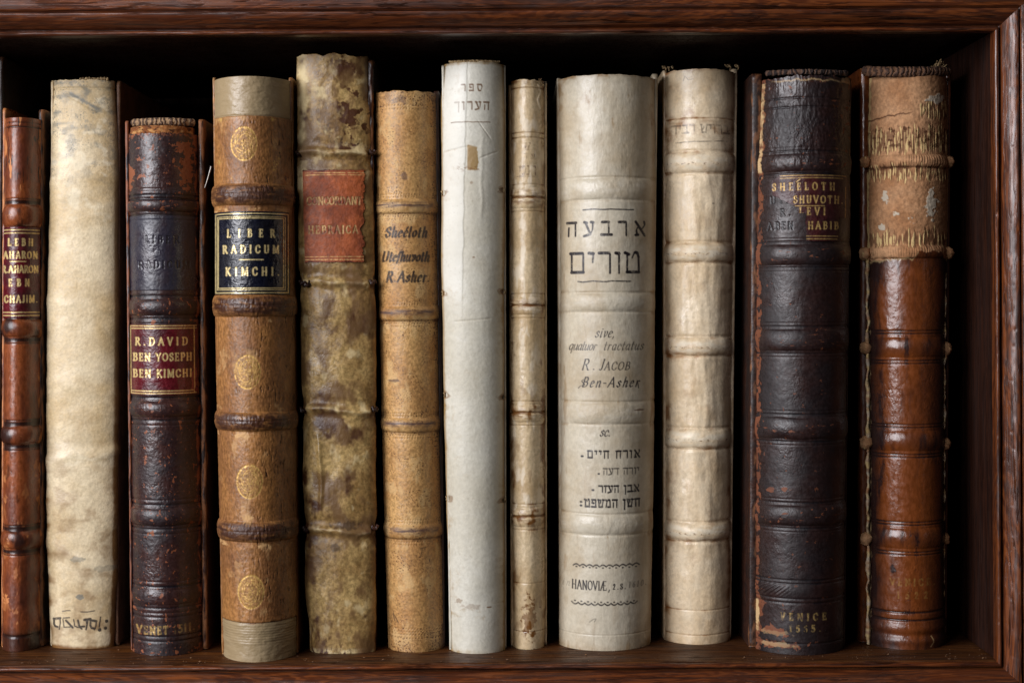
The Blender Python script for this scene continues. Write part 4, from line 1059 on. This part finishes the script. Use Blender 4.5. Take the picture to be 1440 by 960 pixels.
# ------------------------------------------------------------------ 9: wide white vellum with ink titles
m9 = leather("grey_vellum", srgb(196, 186, 165), srgb(176, 160, 133), srgb(212, 206, 192), srgb(138, 106, 66), ink=srgb(28, 22, 26), aux=srgb(92, 60, 40), rough=0.4, spec=0.5, wsoft=(0.05, 1.05, 0.3), mott=(0.36, 0.66), mscale=30, grain=460, gbump=0.2, speck=.08)
b = Book('old_book', 'widest book, pale grey vellum covered with black Hebrew and Latin handwriting', [(104, 785), (300, 789), (700, 789), (918, 786)], [(104, 921), (400, 921), (700, 919), (918, 914)], 105, 915, 0.021, k=0.93, mat=m9, px=0.7)
BN9 = ((265, 14), (425, 12), (581, 14), (738, 13))
def paint(f):
    f.H += .25 * f.n(36, 40, 3, 3) + .05 * f.n(5, 10, 5) + .03 * f.n(2.5, 8, 6)
    for c, hh in BN9:
        f.band(c, hh, 1.25, .85, 1.5); f.groove(c - hh - 2, 1.6, .3); f.groove(c + hh + 2, 1.6, .3)
        f.H += .10 * f.n(7, 9, int(c)) * np.exp(-((f.R - c) / hh) ** 4)
        f.add('wear', .35 * np.exp(-((f.R - c) / hh) ** 4) * sat(.5 + f.n(18, 8, int(c))))
        f.add('stain_shade', .28 * (np.exp(-((f.R - c - hh - 3) / 3) ** 2) + np.exp(-((f.R - c + hh + 3) / 3) ** 2)) * sat(.6 + f.n(20, 6, 7)))
    f.add('aux', .8 * f.blob(898, 577, 7, 1.6, 3, .4))
    f.add('stain_shade', .35 * sstep(250, 130, f.R) * sstep(0, .5, f.n(22, 26, 9)) + .55 * sstep(.82, .98, f.U) + .25 * sstep(.8, .98, -f.U) + .35 * sstep(110, 106, f.R) + .3 * sstep(897, 914, f.R))
    f.add('stain_shade', .3 * sstep(.25, .6, f.n(10, 60, 10)))
    f.groove(893, 1.0, .2)
    h = np.zeros_like(f.X)
    mx = lambda a, k=1.0: np.maximum(h, a * k, out=h)
    mx(f.rule(820, 891, 294, 1.9, .01, .8)); mx(f.rule(813, 887, 395.5, 1.9, 0, 1.2))
    mx(f.heb('ארבעה', 797, 908, 331, 20, 4.2, 1.6)); mx(f.heb('טורים', 801, 901, 384, 30, 4.8, 1.9))
    it = dict(shear=.32, serif=0, phi=25)
    mx(f.text('sive,', 836, 864, 474, 13.5, 1.7, .8, **it)); mx(f.text('quatuor', 799, 838, 492, 12.5, 1.7, .8, **it), .9); mx(f.text('tractatus', 848, 904, 492, 12.5, 1.7, .8, **it), .85)
    mx(f.text('R.J', 817, 848, 520, 15, 2.0, .9, shear=.3, serif=.08)); mx(f.text('ACOB', 849, 885, 520, 11, 1.7, .8, shear=.25, serif=.08), .95)
    mx(f.text('Ben-Asher', 817, 898, 544, 13.5, 2.2, 1.0, **it)); mx(f.stroke(cat([(824, 532), (818, 536), (822, 541), (816, 543), (813, 546)]), 1.4, .8)); mx(f.stroke([(897, 538), (898, 546)], 1.4, 1))
    mx(f.text('sc.', 843, 858, 613, 13, 2.0, 1.0, **it)); mx(f.stroke([(844, 612), (845, 613)], 1.8, 1.8))
    hk = dict(thick=2.9, thin=1.2)
    mx(f.heb('אורח חיים', 826, 900, 644, 10.5, **hk)); mx(f.stroke([(818, 642), (819.5, 642)], 3, 3))
    mx(f.heb('יורה דעה', 848, 899, 667, 9, 2.2, 1.0), .85); mx(f.stroke([(841.5, 666), (842.5, 666)], 2.6, 2.6))
    mx(f.heb('אבן העזר', 842, 899, 692, 9.5, 2.9, 1.1)); mx(f.stroke([(833, 689), (834.5, 689)], 3, 3))
    mx(f.heb('חשן המשפט', 822, 900, 713, 11, 3.2, 1.4, cond=.92)); mx(f.stroke([(816.5, 706.5), (817.5, 706.5)], 3, 3)); mx(f.stroke([(816.5, 711.5), (817.5, 711.5)], 3, 3))
    for r0, sg, xa, xb in ((796.5, -1, 806, 899), (848, 1, 804, 896)):
        n = 10; wv = (xb - xa) / n
        for i in range(n):
            x0 = xa + i * wv; xs = np.linspace(0, 1, 7)
            mx(f.stroke(np.stack([x0 + wv * xs, r0 + sg * 2.6 * np.sin(xs * np.pi) - .012 * (x0 - 850)], 1), 2.2, 1.0, 80), .95)
            mx(f.stroke([(x0 + wv * .45, r0 - sg * 1.6), (x0 + wv * .55, r0 - sg * 1.6)], 2.2, 2.2), .9)
    mx(f.text('HANOVIÆ', 804, 853, 829.5, 12.5, 1.9, .9, cond=.72, serif=.1)); mx(f.stroke([(857, 829), (856, 832)], 1.6, 1.2)); mx(f.text('2.S.', 862, 880, 828.5, 7.5, 1.8, .9, cond=.8, serif=.06)); mx(f.text('1610.', 884, 909, 827, 8, 1.5, .8, cond=.8, shear=.1), .7)
    mx(f.text('in', 790, 801, 827, 10, 1.2, .7, shear=.3, serif=0), .4)
    mx(f.stroke(cat([(829, 875), (834, 871), (838, 870), (836, 874)]), 1.5, 1.0), .6)
    f.add('ink', h * sat(1.2 + .55 * f.n(8, 8, 12) + .45 * f.n(2.2, 2.2, 13, 2)))
b.spine(paint, zrag=lambda f: .5 * np.exp(-np.maximum(f.R - 105, 0) / 3) * f.n(16, 90, 4))
b.board('L', (789, 793), (783, 787), top=110, seed=23, yfront=b.yb + .002, wear=.1)
b.board('R', (917, 911), (925, 915), top=104, seed=24, yfront=b.yb + .0015, wear=.1)
b.pages((795, 798), (910, 904), pages_m)

# ------------------------------------------------------------------ 10: wrinkled cream vellum
m10 = leather("wrinkled_vellum", srgb(234, 214, 182), srgb(214, 188, 150), srgb(228, 214, 188), srgb(140, 90, 44), ink=srgb(60, 44, 40), aux=srgb(112, 78, 52), rough=0.29, spec=0.5, wsoft=(0.05, 1.05, 0.3), mott=(0.36, 0.66), mscale=34, grain=480, gbump=0.25, speck=.12)
b = Book('old_book', 'wrinkled cream vellum book with five broad bands and faint Hebrew word', [(95, 934), (300, 934), (600, 935), (908, 934)], [(95, 1034), (300, 1031), (600, 1027), (908, 1027)], 97, 906, 0.017, k=0.94, mat=m10, px=0.75)
BN10 = ((228, 14), (355, 13), (487, 12), (617, 13), (748, 12))
def paint(f):
    panel = np.ones_like(f.X)
    for c, hh in BN10:
        panel *= 1 - .8 * np.exp(-((f.R - c) / (hh + 2)) ** 4)
    wr = f.n(17, 80, 3, 2) * panel * sstep(215, 250, f.R)
    f.H += .55 * wr * sat(.35 + np.sum([np.exp(-np.abs(f.R - c) / 28) for c, _ in BN10], 0)) + .3 * f.n(26, 30, 4, 2) + .05 * f.n(3, 5, 6)
    f.H += .05 * f.n(8, 40, 24, 2) * panel * sstep(240, 270, f.R) * sstep(800, 600, f.R)
    for c, hh in BN10:
        f.band(c, hh, 2.0, .8, 2, side=.7); f.groove(c - hh - 2, 2.2, .5); f.groove(c + hh + 2, 2.2, .5)
        f.add('wear', .9 * np.exp(-((f.R - c) / (hh * .8)) ** 4) * sat(.6 + f.n(14, 6, int(c))))
        f.add('stain_shade', .5 * np.exp(-((f.R - c - hh) / 4) ** 2) * sat(.5 + f.n(16, 5, int(c) + 1)) + .35 * np.exp(-((f.R - c + hh) / 4) ** 2) * sat(.4 + f.n(16, 5, int(c) + 4)))
        f.add('aux', .8 * np.exp(-((f.R - c - 2) / 1.8) ** 2) * sstep(.15, .45, f.n(4, 3, int(c) + 2)))
    f.add('stain_shade', .28 * sstep(0, .6, f.n(26, 30, 9)) + .8 * sstep(.74, .98, f.U) * .6 + .5 * sstep(.72, .98, -f.U) * sat(.6 + f.n(8, 40, 11)) + .08 * sstep(.2, .8, wr))
    f.add('stain_shade', .45 * sstep(140, 170, f.R) * sstep(215, 190, f.R) * sat(.4 + f.n(20, 12, 12)) + .35 * sstep(104, 98, f.R) + .25 * sstep(895, 905, f.R))
    f.add('wear', .35 * sat(.6 + f.n(20, 60, 44)) * panel)
    for c in (166, 858, 893): f.groove(c, 1.0, .3, 'stain_shade', .4)
    t = np.maximum(f.heb('ברויש רביד', 944, 1026, 187, 12, 2.8, 1.4), f.rule(950, 1022, 199.5, 1.8, -.02, 1.0))
    f.add('ink', .68 * t * sat(.8 + .9 * f.n(9, 9, 15)))
    f.add('ink', .5 * np.maximum(f.stroke([(961, 113), (963, 106), (968, 112), (975, 111)], 1.2, .9), f.blob(1003, 286, 2, 1.6, 3, .3)))
b.spine(paint, zrag=lambda f: .7 * np.exp(-np.maximum(f.R - 97, 0) / 3) * (f.n(14, 90, 4) - .6 * sstep(.5, .9, np.abs(f.U))))
b.board('L', (938, 938), (932, 933), top=99, seed=25, yfront=b.yb + .000, wear=.2)
b.board('R', (1029, 1022), (1037, 1028), top=97, seed=26, yfront=b.yb + .0015, wear=.2)
b.pages((944, 944), (1024, 1018), pages_m)
rg = np.random.RandomState(5)
for cx, cy in ((936, 97), (1030, 95)):
    for i in range(7):
        a = rg.rand() * 6.28; p0 = b.at(cx + 5 * rg.randn(), cy, b.yb - .003)
        tube('frayed_thread', [p0 + np.array([.002 * math.cos(a) * t + .0008 * math.sin(5 * t + a), -.0014 * t, .0012 * math.sin(a) * t + .0010 * math.sin(4 * t)]) for t in np.linspace(0, 1, 8)], .0004, b.root, thread_m, b.o)

# ------------------------------------------------------------------ 11: black-brown calf with a broken label
m11 = leather("black_brown_calf", srgb(46, 28, 25), srgb(29, 19, 20), srgb(112, 62, 36), srgb(18, 14, 18), ink=srgb(10, 9, 12), aux=srgb(196, 164, 118), rough=0.42, spec=0.5, mott=(0.36, 0.66), mscale=38, grain=520, gbump=0.22, gold=srgb(206, 172, 104))
lab_mar = leather("maroon_label_skin", srgb(64, 24, 24), srgb(48, 18, 20), srgb(110, 56, 40), srgb(26, 12, 12), rough=0.42, spec=0.45, grain=420, gbump=0.4, gold=srgb(214, 178, 108))
b = Book('old_book', 'black brown calf book with broken maroon label lettered SHEELOTH and torn left joint', [(105, 1071), (230, 1066), (400, 1063), (700, 1063), (922, 1062)], [(105, 1195), (300, 1196), (500, 1191), (922, 1186)], 106, 921, 0.02, mat=m11, px=0.8)
def paint(f):
    f.H += .16 * f.n(20, 20, 3) + .025 * f.n(5, 5, 5)
    up = sstep(245, 225, f.R)
    ckl = f.crackle(12, 14, 61) * (.5 + up) + .6 * f.crackle(6, 7, 66); f.H -= .16 * ckl; f.add('wear', .3 * ckl)
    ck = sstep(.25, .45, np.abs(f.n(14, 20, 7, 3))) 
    f.H += up * .3 * f.n(7, 16, 8)
    for c, hh, am in ((228, 12, 1.5), (358, 14, 1.9), (478, 15, 2.0), (602, 15, 2.1), (725, 14, 2.1)):
        bb = f.band(c, hh, am, side=.5)
        f.add('wear', bb * sat(f.n(14, 4, int(c)) * .9 - .02))
        f.groove(c - hh - 4, 1.3, .3, 'stain_shade', .6); f.groove(c + hh + 4, 1.3, .3, 'stain_shade', .6); f.groove(c - hh - 9, .9, .2); f.groove(c + hh + 9, .9, .2)
    for c in (137, 150, 816, 821, 842, 848, 905): f.groove(c, 1.3, .35, 'stain_shade', .5)
    f.H += .5 * np.exp(-((f.R - 830) / 9) ** 2) + .25 * np.sin((f.X * .9 + f.R * 1.1)) * np.exp(-((f.R - 830) / 8) ** 2) * sstep(1120, 1080, f.X)
    f.add('wear', .7 * up * sstep(.32, .5, f.n(7, 12, 11)) * sstep(.3, .7, f.U) + .4 * up * sstep(.2, .6, f.n(26, 8, 12)) * sstep(140, 110, f.R))
    f.add('wear', .45 * sstep(.52, .66, f.n(9, 9, 13)) + f.blob(1084, 690, 6, 4, 4, .8) * .9 + f.blob(1103, 688, 4, 3, 5, .8) * .7)
    # the torn joint down the left side
    ed = f.U + .05 * f.n(20, 16, 14)
    jl = sstep(-.90, -.96, ed)
    f.add('wear', 1.0 * jl * sat(.6 + .9 * f.n(5, 10, 15))); f.H -= .5 * jl
    pale = sstep(-.93, -.97, f.U + .03 * f.n(9, 9, 16)) * (((f.R < 240) & (f.R > 112)) | ((f.R > 850) & (f.R < 893)))
    f.add('aux', .95 * pale * sat(.7 + f.n(5, 9, 17)))
    f.add('aux', 1.0 * f.blob(1067, 231, 5, 9, 6, 1.0) + .9 * f.blob(1064, 868, 3, 16, 7, .6))
    f.add('aux', .55 * np.exp(-((f.R - 112 - 3 * f.n(12, 40, 18)) / 1.1) ** 2) * sstep(1080, 1100, f.X) + .5 * f.blob(1190, 109, 6, 4, 8, .8) + .5 * sstep(.95, .99, f.U) * (f.R < 300) * sat(.2 + f.n(5, 12, 19)))
    f.add('aux', .4 * f.blob(1095, 908, 22, 3, 9, .8) + .25 * f.blob(1090, 892, 22, 3, 10, .9)); f.add('wear', .8 * f.blob(1085, 890, 18, 6, 11, 1.0) + .8 * f.blob(1095, 908, 30, 5, 12, 1.0) + .5 * f.blob(1070, 858, 7, 10, 13, 1))
    f.add('stain_shade', .4 * sstep(0, .5, f.n(40, 50, 20)))
    pan = sstep(1073, 1077, f.X) * sstep(1194, 1190, f.X) * ((f.R > 243) & (f.R < 336)); f.m['wear'] *= 1 - .7 * pan
    bl = np.maximum.reduce([f.text('UTE', 1083, 1112, 285, 9.5, 2.3, 1.0), f.text('R.', 1097, 1112, 303, 9.5, 2.3, 1.0), f.text('ABEN', 1079, 1116, 322, 10, 2.3, 1.0)])
    f.add('ink', .9 * bl); f.H -= .25 * bl
    g = np.maximum(f.text('VENICE', 1097, 1162, 872, 9.5, 2.2, 1.0), f.text('1565.', 1110, 1154, 888, 9, 2.2, 1.0)) * sat(.55 + 1.2 * f.n(7, 9, 23))
    f.add('gilt', .6 * g)
b.spine(paint, zrag=lambda f: 1.2 * np.exp(-np.maximum(f.R - 106, 0) / 3.5) * (f.n(12, 90, 4) - .5 * sstep(.3, 1, -f.U)))
def paint(f):
    f.H += .12 * f.n(8, 8, 3) + .05 * f.n(3, 3, 4)
    g = np.maximum.reduce([f.rule(1098, 1188, 246.5, 1.0), f.rule(1098, 1184, 250, 1.0), f.stroke([(1188, 262), (1187.5, 305)], 1, 1), f.rule(1134, 1177, 332, 1.0), f.rule(1134, 1176, 336, 1.0)])
    for a in (('SHEÉLOTH' if 'É' in ROM else 'SHEELOTH', 1087, 1173, 267, 10), ('SHUVOTH.', 1116, 1184, 285.5, 10), ('LEVI', 1124, 1160, 302, 10), ('HABIB', 1136, 1178, 322, 10)):
        g = np.maximum(g, f.text(a[0], a[1], a[2], a[3], a[4], 2.0, .85, cond=.92))
    g = np.maximum(g, f.stroke([(1120, 255.5), (1125, 252)], 1.5, 1.2)); g = np.maximum(g, f.rule(1118, 1159, 289.5, 1.1))
    f.add('gilt', g * .72 * sat(1.0 + 1.0 * f.n(6, 6, 8))); f.H -= .1 * g
    left = np.where(f.R < 272, 1086 + 10 * sstep(254, 246, f.R), np.where(f.R < 291, 1086 + (f.R - 272) * 1.7, np.where(f.R < 300, 1122, 1133))) + 2.5 * f.n(200, 6, 10)
    right = np.where(f.R < 306, 1191, 1179) + 2 * f.n(200, 7, 11)
    return (f.X > left) & (f.X < right) & (f.R > 245)
b.label(1080, 1193, 243, 339, paint, lab_mar, cut=True, lift=.0006)
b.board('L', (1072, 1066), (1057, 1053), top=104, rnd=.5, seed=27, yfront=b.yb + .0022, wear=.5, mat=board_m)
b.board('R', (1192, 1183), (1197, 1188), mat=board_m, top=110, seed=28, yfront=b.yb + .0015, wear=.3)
b.pages((1078, 1070), (1186, 1178), pages_m)
tube('headband', [b.at(x, 103.5 - 2.2 * math.sin((x - 1078) / 112 * math.pi), b.yf + .006 + .010 * abs((x - 1134) / 56) ** 2) for x in np.linspace(1078, 1190, 60)], .0016 + .0002 * fbm(np.arange(60) / 3.0, np.zeros(60), 5, 3), b.root, stripes("dark_headband", srgb(92, 66, 50), srgb(36, 24, 22), 110), b.o, 8)

# ------------------------------------------------------------------ 12: brown calf with its spine lining bare
m12 = leather("glossy_brown_calf", srgb(116, 60, 25), srgb(74, 36, 19), srgb(176, 142, 96), srgb(40, 24, 22), aux=srgb(198, 168, 120), rough=0.3, spec=0.6, mott=(0.36, 0.66), mscale=24, grain=480, gbump=0.2, vert=.5, gold=srgb(176, 136, 74))
m12u = leather("bare_spine_lining", srgb(186, 142, 104), srgb(158, 112, 76), srgb(208, 178, 124), srgb(86, 54, 34), aux=srgb(196, 184, 164), rough=0.8, spec=0.2, mott=(0.36, 0.66), mscale=34, grain=480, gbump=0.5, speck=.25)
b = Book('old_book', 'brown calf book rubbed bare to tan lining and threads in its upper third', [(95, 1222), (230, 1218), (360, 1218), (600, 1221), (914, 1221)], [(95, 1331), (230, 1334), (500, 1328), (914, 1328)], 96, 913, 0.02, mat=m12, px=0.8)
def cordbands(f, k=1.0):
    for c, hh, am in ((226, 9, 2.2), (354, 9, 2.0)):
        f.band(c, hh, am * k)
def paint(f):
    f.H += .25 * f.n(14, 14, 3) + .12 * f.n(4, 4, 5)
    cordbands(f)
    for c in (226, 354):
        cm = np.exp(-((f.R - c) / 8) ** 4); ws = np.sin(f.X * 1.9 + 2.5 * f.n(14, 30, 28)) * sat(.5 + f.n(12, 12, 29)); f.H += .25 * ws * cm; f.add('stain_shade', .3 * cm * sat(.4 + ws))
        f.add('stain_shade', .8 * np.exp(-((f.R - c - 9) / 2) ** 2) * sat(.6 + f.n(8, 4, int(c))))
    thr = sstep(-.1, .4, f.n(2.4, 40, 7, 3)) * sat(.95 + .8 * f.n(10, 12, 27))
    zone = lambda a, c: sstep(a - 3, a + 3, f.R + 13 * f.n(5, 90, 9)) * sstep(c + 3, c - 3, f.R + 11 * f.n(5, 90, 10))
    z = np.maximum.reduce([zone(180, 214), zone(236, 252), zone(326, 344), zone(144, 166) * sstep(1290, 1298, f.X)])
    f.add('wear', 1.2 * z * thr); f.H += .4 * z * thr - .25 * z
    f.add('stain_shade', .6 * z * (1 - thr))
    f.add('stain_shade', .8 * np.exp(-((f.R - 160 - .12 * (1265 - f.X) - 3 * f.n(14, 60, 12)) / 1.4) ** 2) * sstep(1300, 1270, f.X) + .5 * sstep(.15, .5, f.n(9, 8, 13)) * sstep(160, 175, f.R) * sstep(215, 200, f.R))
    f.add('aux', .9 * (f.blob(1316, 138, 9, 6, 4, 1.1) + f.blob(1309, 285, 7, 16, 5, 1.2) + f.blob(1245, 277, 4, 8, 6, 1.2) + f.blob(1262, 300, 5, 3, 7, 1.2) + f.blob(1281, 310, 6, 4, 8, 1.2) + f.blob(1240, 318, 4, 5, 9, 1.2)))
    f.H += .25 * f.m['aux']
    for s_ in (-1, 1): f.add('wear', .7 * sstep(.93, .98, f.U * s_ + .02 * f.n(20, 9, 14)))
b.patch('spine_lining', 104, 366, -1, 1, paint, m12u, lift=0.0, zrag=lambda f: 0)
def paint(f):
    f.H += .55 + .14 * f.n(24, 30, 3) + .05 * f.n(5, 8, 5)
    ckl = f.crackle(14, 40, 61, .03); f.H -= .14 * ckl; f.add('stain_shade', .4 * ckl)
    cordbands(f)
    for c, hh in ((488, 14), (620, 14), (757, 14)):
        f.band(c, hh, 1.5, .8)
        for d in (-19, -23, 19, 23): f.groove(c + d, 1.1, .35, 'stain_shade', .7)
        f.add('stain_shade', .35 * np.exp(-((f.R - c) / hh) ** 4))
    for c in (861, 872): f.groove(c, 1.6, .6, 'stain_shade', .8)
    f.H += .6 * np.exp(-((f.R - 884) / 6) ** 2) - .5 * np.exp(-((f.R - 893) / 4) ** 2) + .5 * np.exp(-((f.R - 902) / 5) ** 2)
    f.add('stain_shade', .4 * sstep(-.1, .8, f.n(12, 60, 9)) + .4 * sstep(400, 365, f.R) + .75 * sstep(.55, .95, np.abs(f.U)) + .35 * sstep(890, 905, f.R))
    f.add('stain_shade', .4 * f.blob(1275, 505, 3, 36, 4, .6) + .5 * f.blob(1256, 800, 4, 5, 5, .7))
    g = np.maximum(f.text('VENICE.', 1252, 1314, 823, 9.5, 2.0, .9), f.text('1522', 1262, 1304, 841, 9, 2.0, .9)) * sat(.6 + 1.1 * f.n(7, 9, 23)); f.add('gilt', .5 * g)
    # rubbed edges along both joints
    wob = .02 * f.n(200, 12, 14) + .018 * f.n(200, 40, 15)
    jl = sstep(-.93, -.95, f.U + wob); jr = sstep(.955, .97, f.U + wob)
    f.add('wear', 1.0 * jl + .9 * jr * (f.R < 860)); f.add('aux', .6 * jl * sat(.4 + f.n(4, 14, 16)))
    f.add('wear', .9 * f.stroke(cat([(1309, 895), (1311, 903), (1308, 910)]), 1.8, 1.2))
    edge = 362 + 3.5 * f.n(9, 90, 17) - 9 * sstep(1282, 1292, f.X) * sstep(1326, 1316, f.X) + 3 * sstep(1260, 1240, f.X)
    e2 = np.exp(-((f.R - edge - 1.5) / 1.5) ** 2); f.add('aux', .5 * e2 * (f.X < 1290))
    return (f.R > edge)
b.patch('leather_covering', 346, 913, -1, 1, paint, m12, lift=0.0)
b.board('L', (1224, 1224), (1210, 1210), top=96, rnd=.6, seed=29, yfront=b.yb + .0006, wear=.25)
b.board('R', (1329, 1325), (1337, 1331), top=100, seed=30, yfront=b.yb + .0015, wear=.3)
b.pages((1230, 1228), (1322, 1318), pages_m)
# torn leather lip along each joint
rg = np.random.RandomState(3)
for cols, sgn in (((1218.5, 1219.5), -1), ((1331, 1327.5), 1)):
    rows = np.linspace(362, 905 if sgn < 0 else 850, 220)
    pts = [b.at(cols[0] + (cols[1] - cols[0]) * (r - 362) / 550 - sgn * 1.5 + 2.6 * float(fbm(np.array([r / 22.0]), np.array([sgn * 3.0]), 5, 4)[0]) - (3.0 * sgn * -1 if False else 0), r, b.yb - .0044) for r in rows]
    rad = .0006 + .0009 * sat(fbm(rows / 30, rows * 0 + sgn, 8, 2) + .35)
    if sgn > 0: rad = rad * .6
    za = np.zeros(len(rows))
    tube('torn_edge', pts, rad, b.root, m12u, b.o, 7, {'wear': sat(.45 + .7 * fbm(rows / 9, za + sgn, 12, 3)), 'stain_shade': sat(fbm(rows / 16, za, 14, 3)), 'ink': za, 'gilt': za, 'aux': sat(.25 + fbm(rows / 12, za + 4, 15, 3))})
def knob(name, px_, row, r, seed, mat):
    th = np.linspace(0, np.pi, 14); ph = np.linspace(0, 2 * np.pi, 22)
    T, P = np.meshgrid(th, ph, indexing='ij')
    n_ = 1 + .28 * fbm(P * 1.3 + seed, T * 2.0, seed, 3) * np.sin(T)
    n_[:, -1] = n_[:, 0]
    c0 = b.at(px_, row, b.yb - .0035)
    V = np.stack([c0[0] + r * n_ * np.sin(T) * np.cos(P), c0[1] + r * 1.1 * n_ * np.sin(T) * np.sin(P), c0[2] + r * 1.15 * n_ * np.cos(T)], -1)
    z = np.zeros_like(T)
    raw_mesh(name, V, grid_quads(14, 22), b.root, mat, {'wear': sat(.2 + .6 * fbm(P * 3, T * 4, seed + 3, 3)), 'stain_shade': sat(.4 * np.sin(P * 7)), 'ink': z, 'gilt': z, 'aux': z}, True, b.o)
for i, (px_, r_, rd) in enumerate(((1217, 228, .0030), (1216, 357, .0034), (1217, 489, .0032), (1218, 622, .0036), (1218, 757, .0034), (1334, 228, .0030), (1333, 356, .0032), (1330, 490, .0034), (1329, 624, .0032), (1328, 757, .0030))):
    knob('cord_end', px_, r_, rd, 40 + i, m12u)
xs = np.linspace(1217, 1331, 90)
hb = [b.at(x, 101.5 - 1.5 * abs((x - 1275) / 57) ** 3, b.yf + .0005 + .013 * abs((x - 1275) / 57) ** 2.2) for x in xs]
tube('headband', hb, .0030 + .00025 * fbm(np.arange(90) / 4.0, np.zeros(90), 3, 3), b.root, stripes("worn_headband", srgb(112, 78, 54), srgb(66, 44, 33), 120), b.o, 10)
for i in range(9):
    p0 = b.at(1312 + 16 * rg.rand(), 96, b.yf + .008 + .004 * rg.rand()); a = 0.4 + 1.2 * rg.rand()
    tube('frayed_thread', [p0 + np.array([.006 * math.cos(a) * t - .002, -.002 * t, .0045 * math.sin(a) * t + .0012 * math.sin(5 * t + i)]) for t in np.linspace(0, 1, 9)], .00028, b.root, thread_m, b.o)

# ------------------------------------------------------------------ red-rot crumbs and dust fallen on the shelf
dust_m = fibre("leather_dust", srgb(150, 112, 78), srgb(70, 44, 30), 700)
rg = np.random.RandomState(77)
V, P = [], []
feet = [(30, 150), (150, 300), (300, 430), (420, 540), (540, 720), (760, 930), (1040, 1200), (1200, 1340), (1330, 1395)]
for i in range(330):
    a, c = feet[rg.randint(len(feet))]
    px_ = rg.uniform(a, c); y = YO + .002 + abs(rg.normal(0, .010)) if rg.rand() < .75 else rg.uniform(-.03, .05)
    x = float(to_world(px_, 915, y)[0]); r = .00012 + .0005 * rg.rand() ** 3.5
    n0 = len(V)
    for d in ((1, 0, 0), (-1, 0, 0), (0, 1, 0), (0, -1, 0), (0, 0, 1), (0, 0, -1)):
        k = r * rg.uniform(.6, 1.4); V.append((x + d[0] * k * 1.4, y + d[1] * k, .0002 + r * .5 + d[2] * k * .6))
    for f_ in ((0, 2, 4), (2, 1, 4), (1, 3, 4), (3, 0, 4), (2, 0, 5), (1, 2, 5), (3, 1, 5), (0, 3, 5)): P.append(tuple(n0 + q for q in f_))
dust = raw_mesh('dust', V, None, None, dust_m, None, False, None, polys=P)
dust['kind'] = 'stuff'; dust['label'] = 'crumbs of leather and dust lying on the shelf at the feet of the books'; dust['category'] = 'dust'
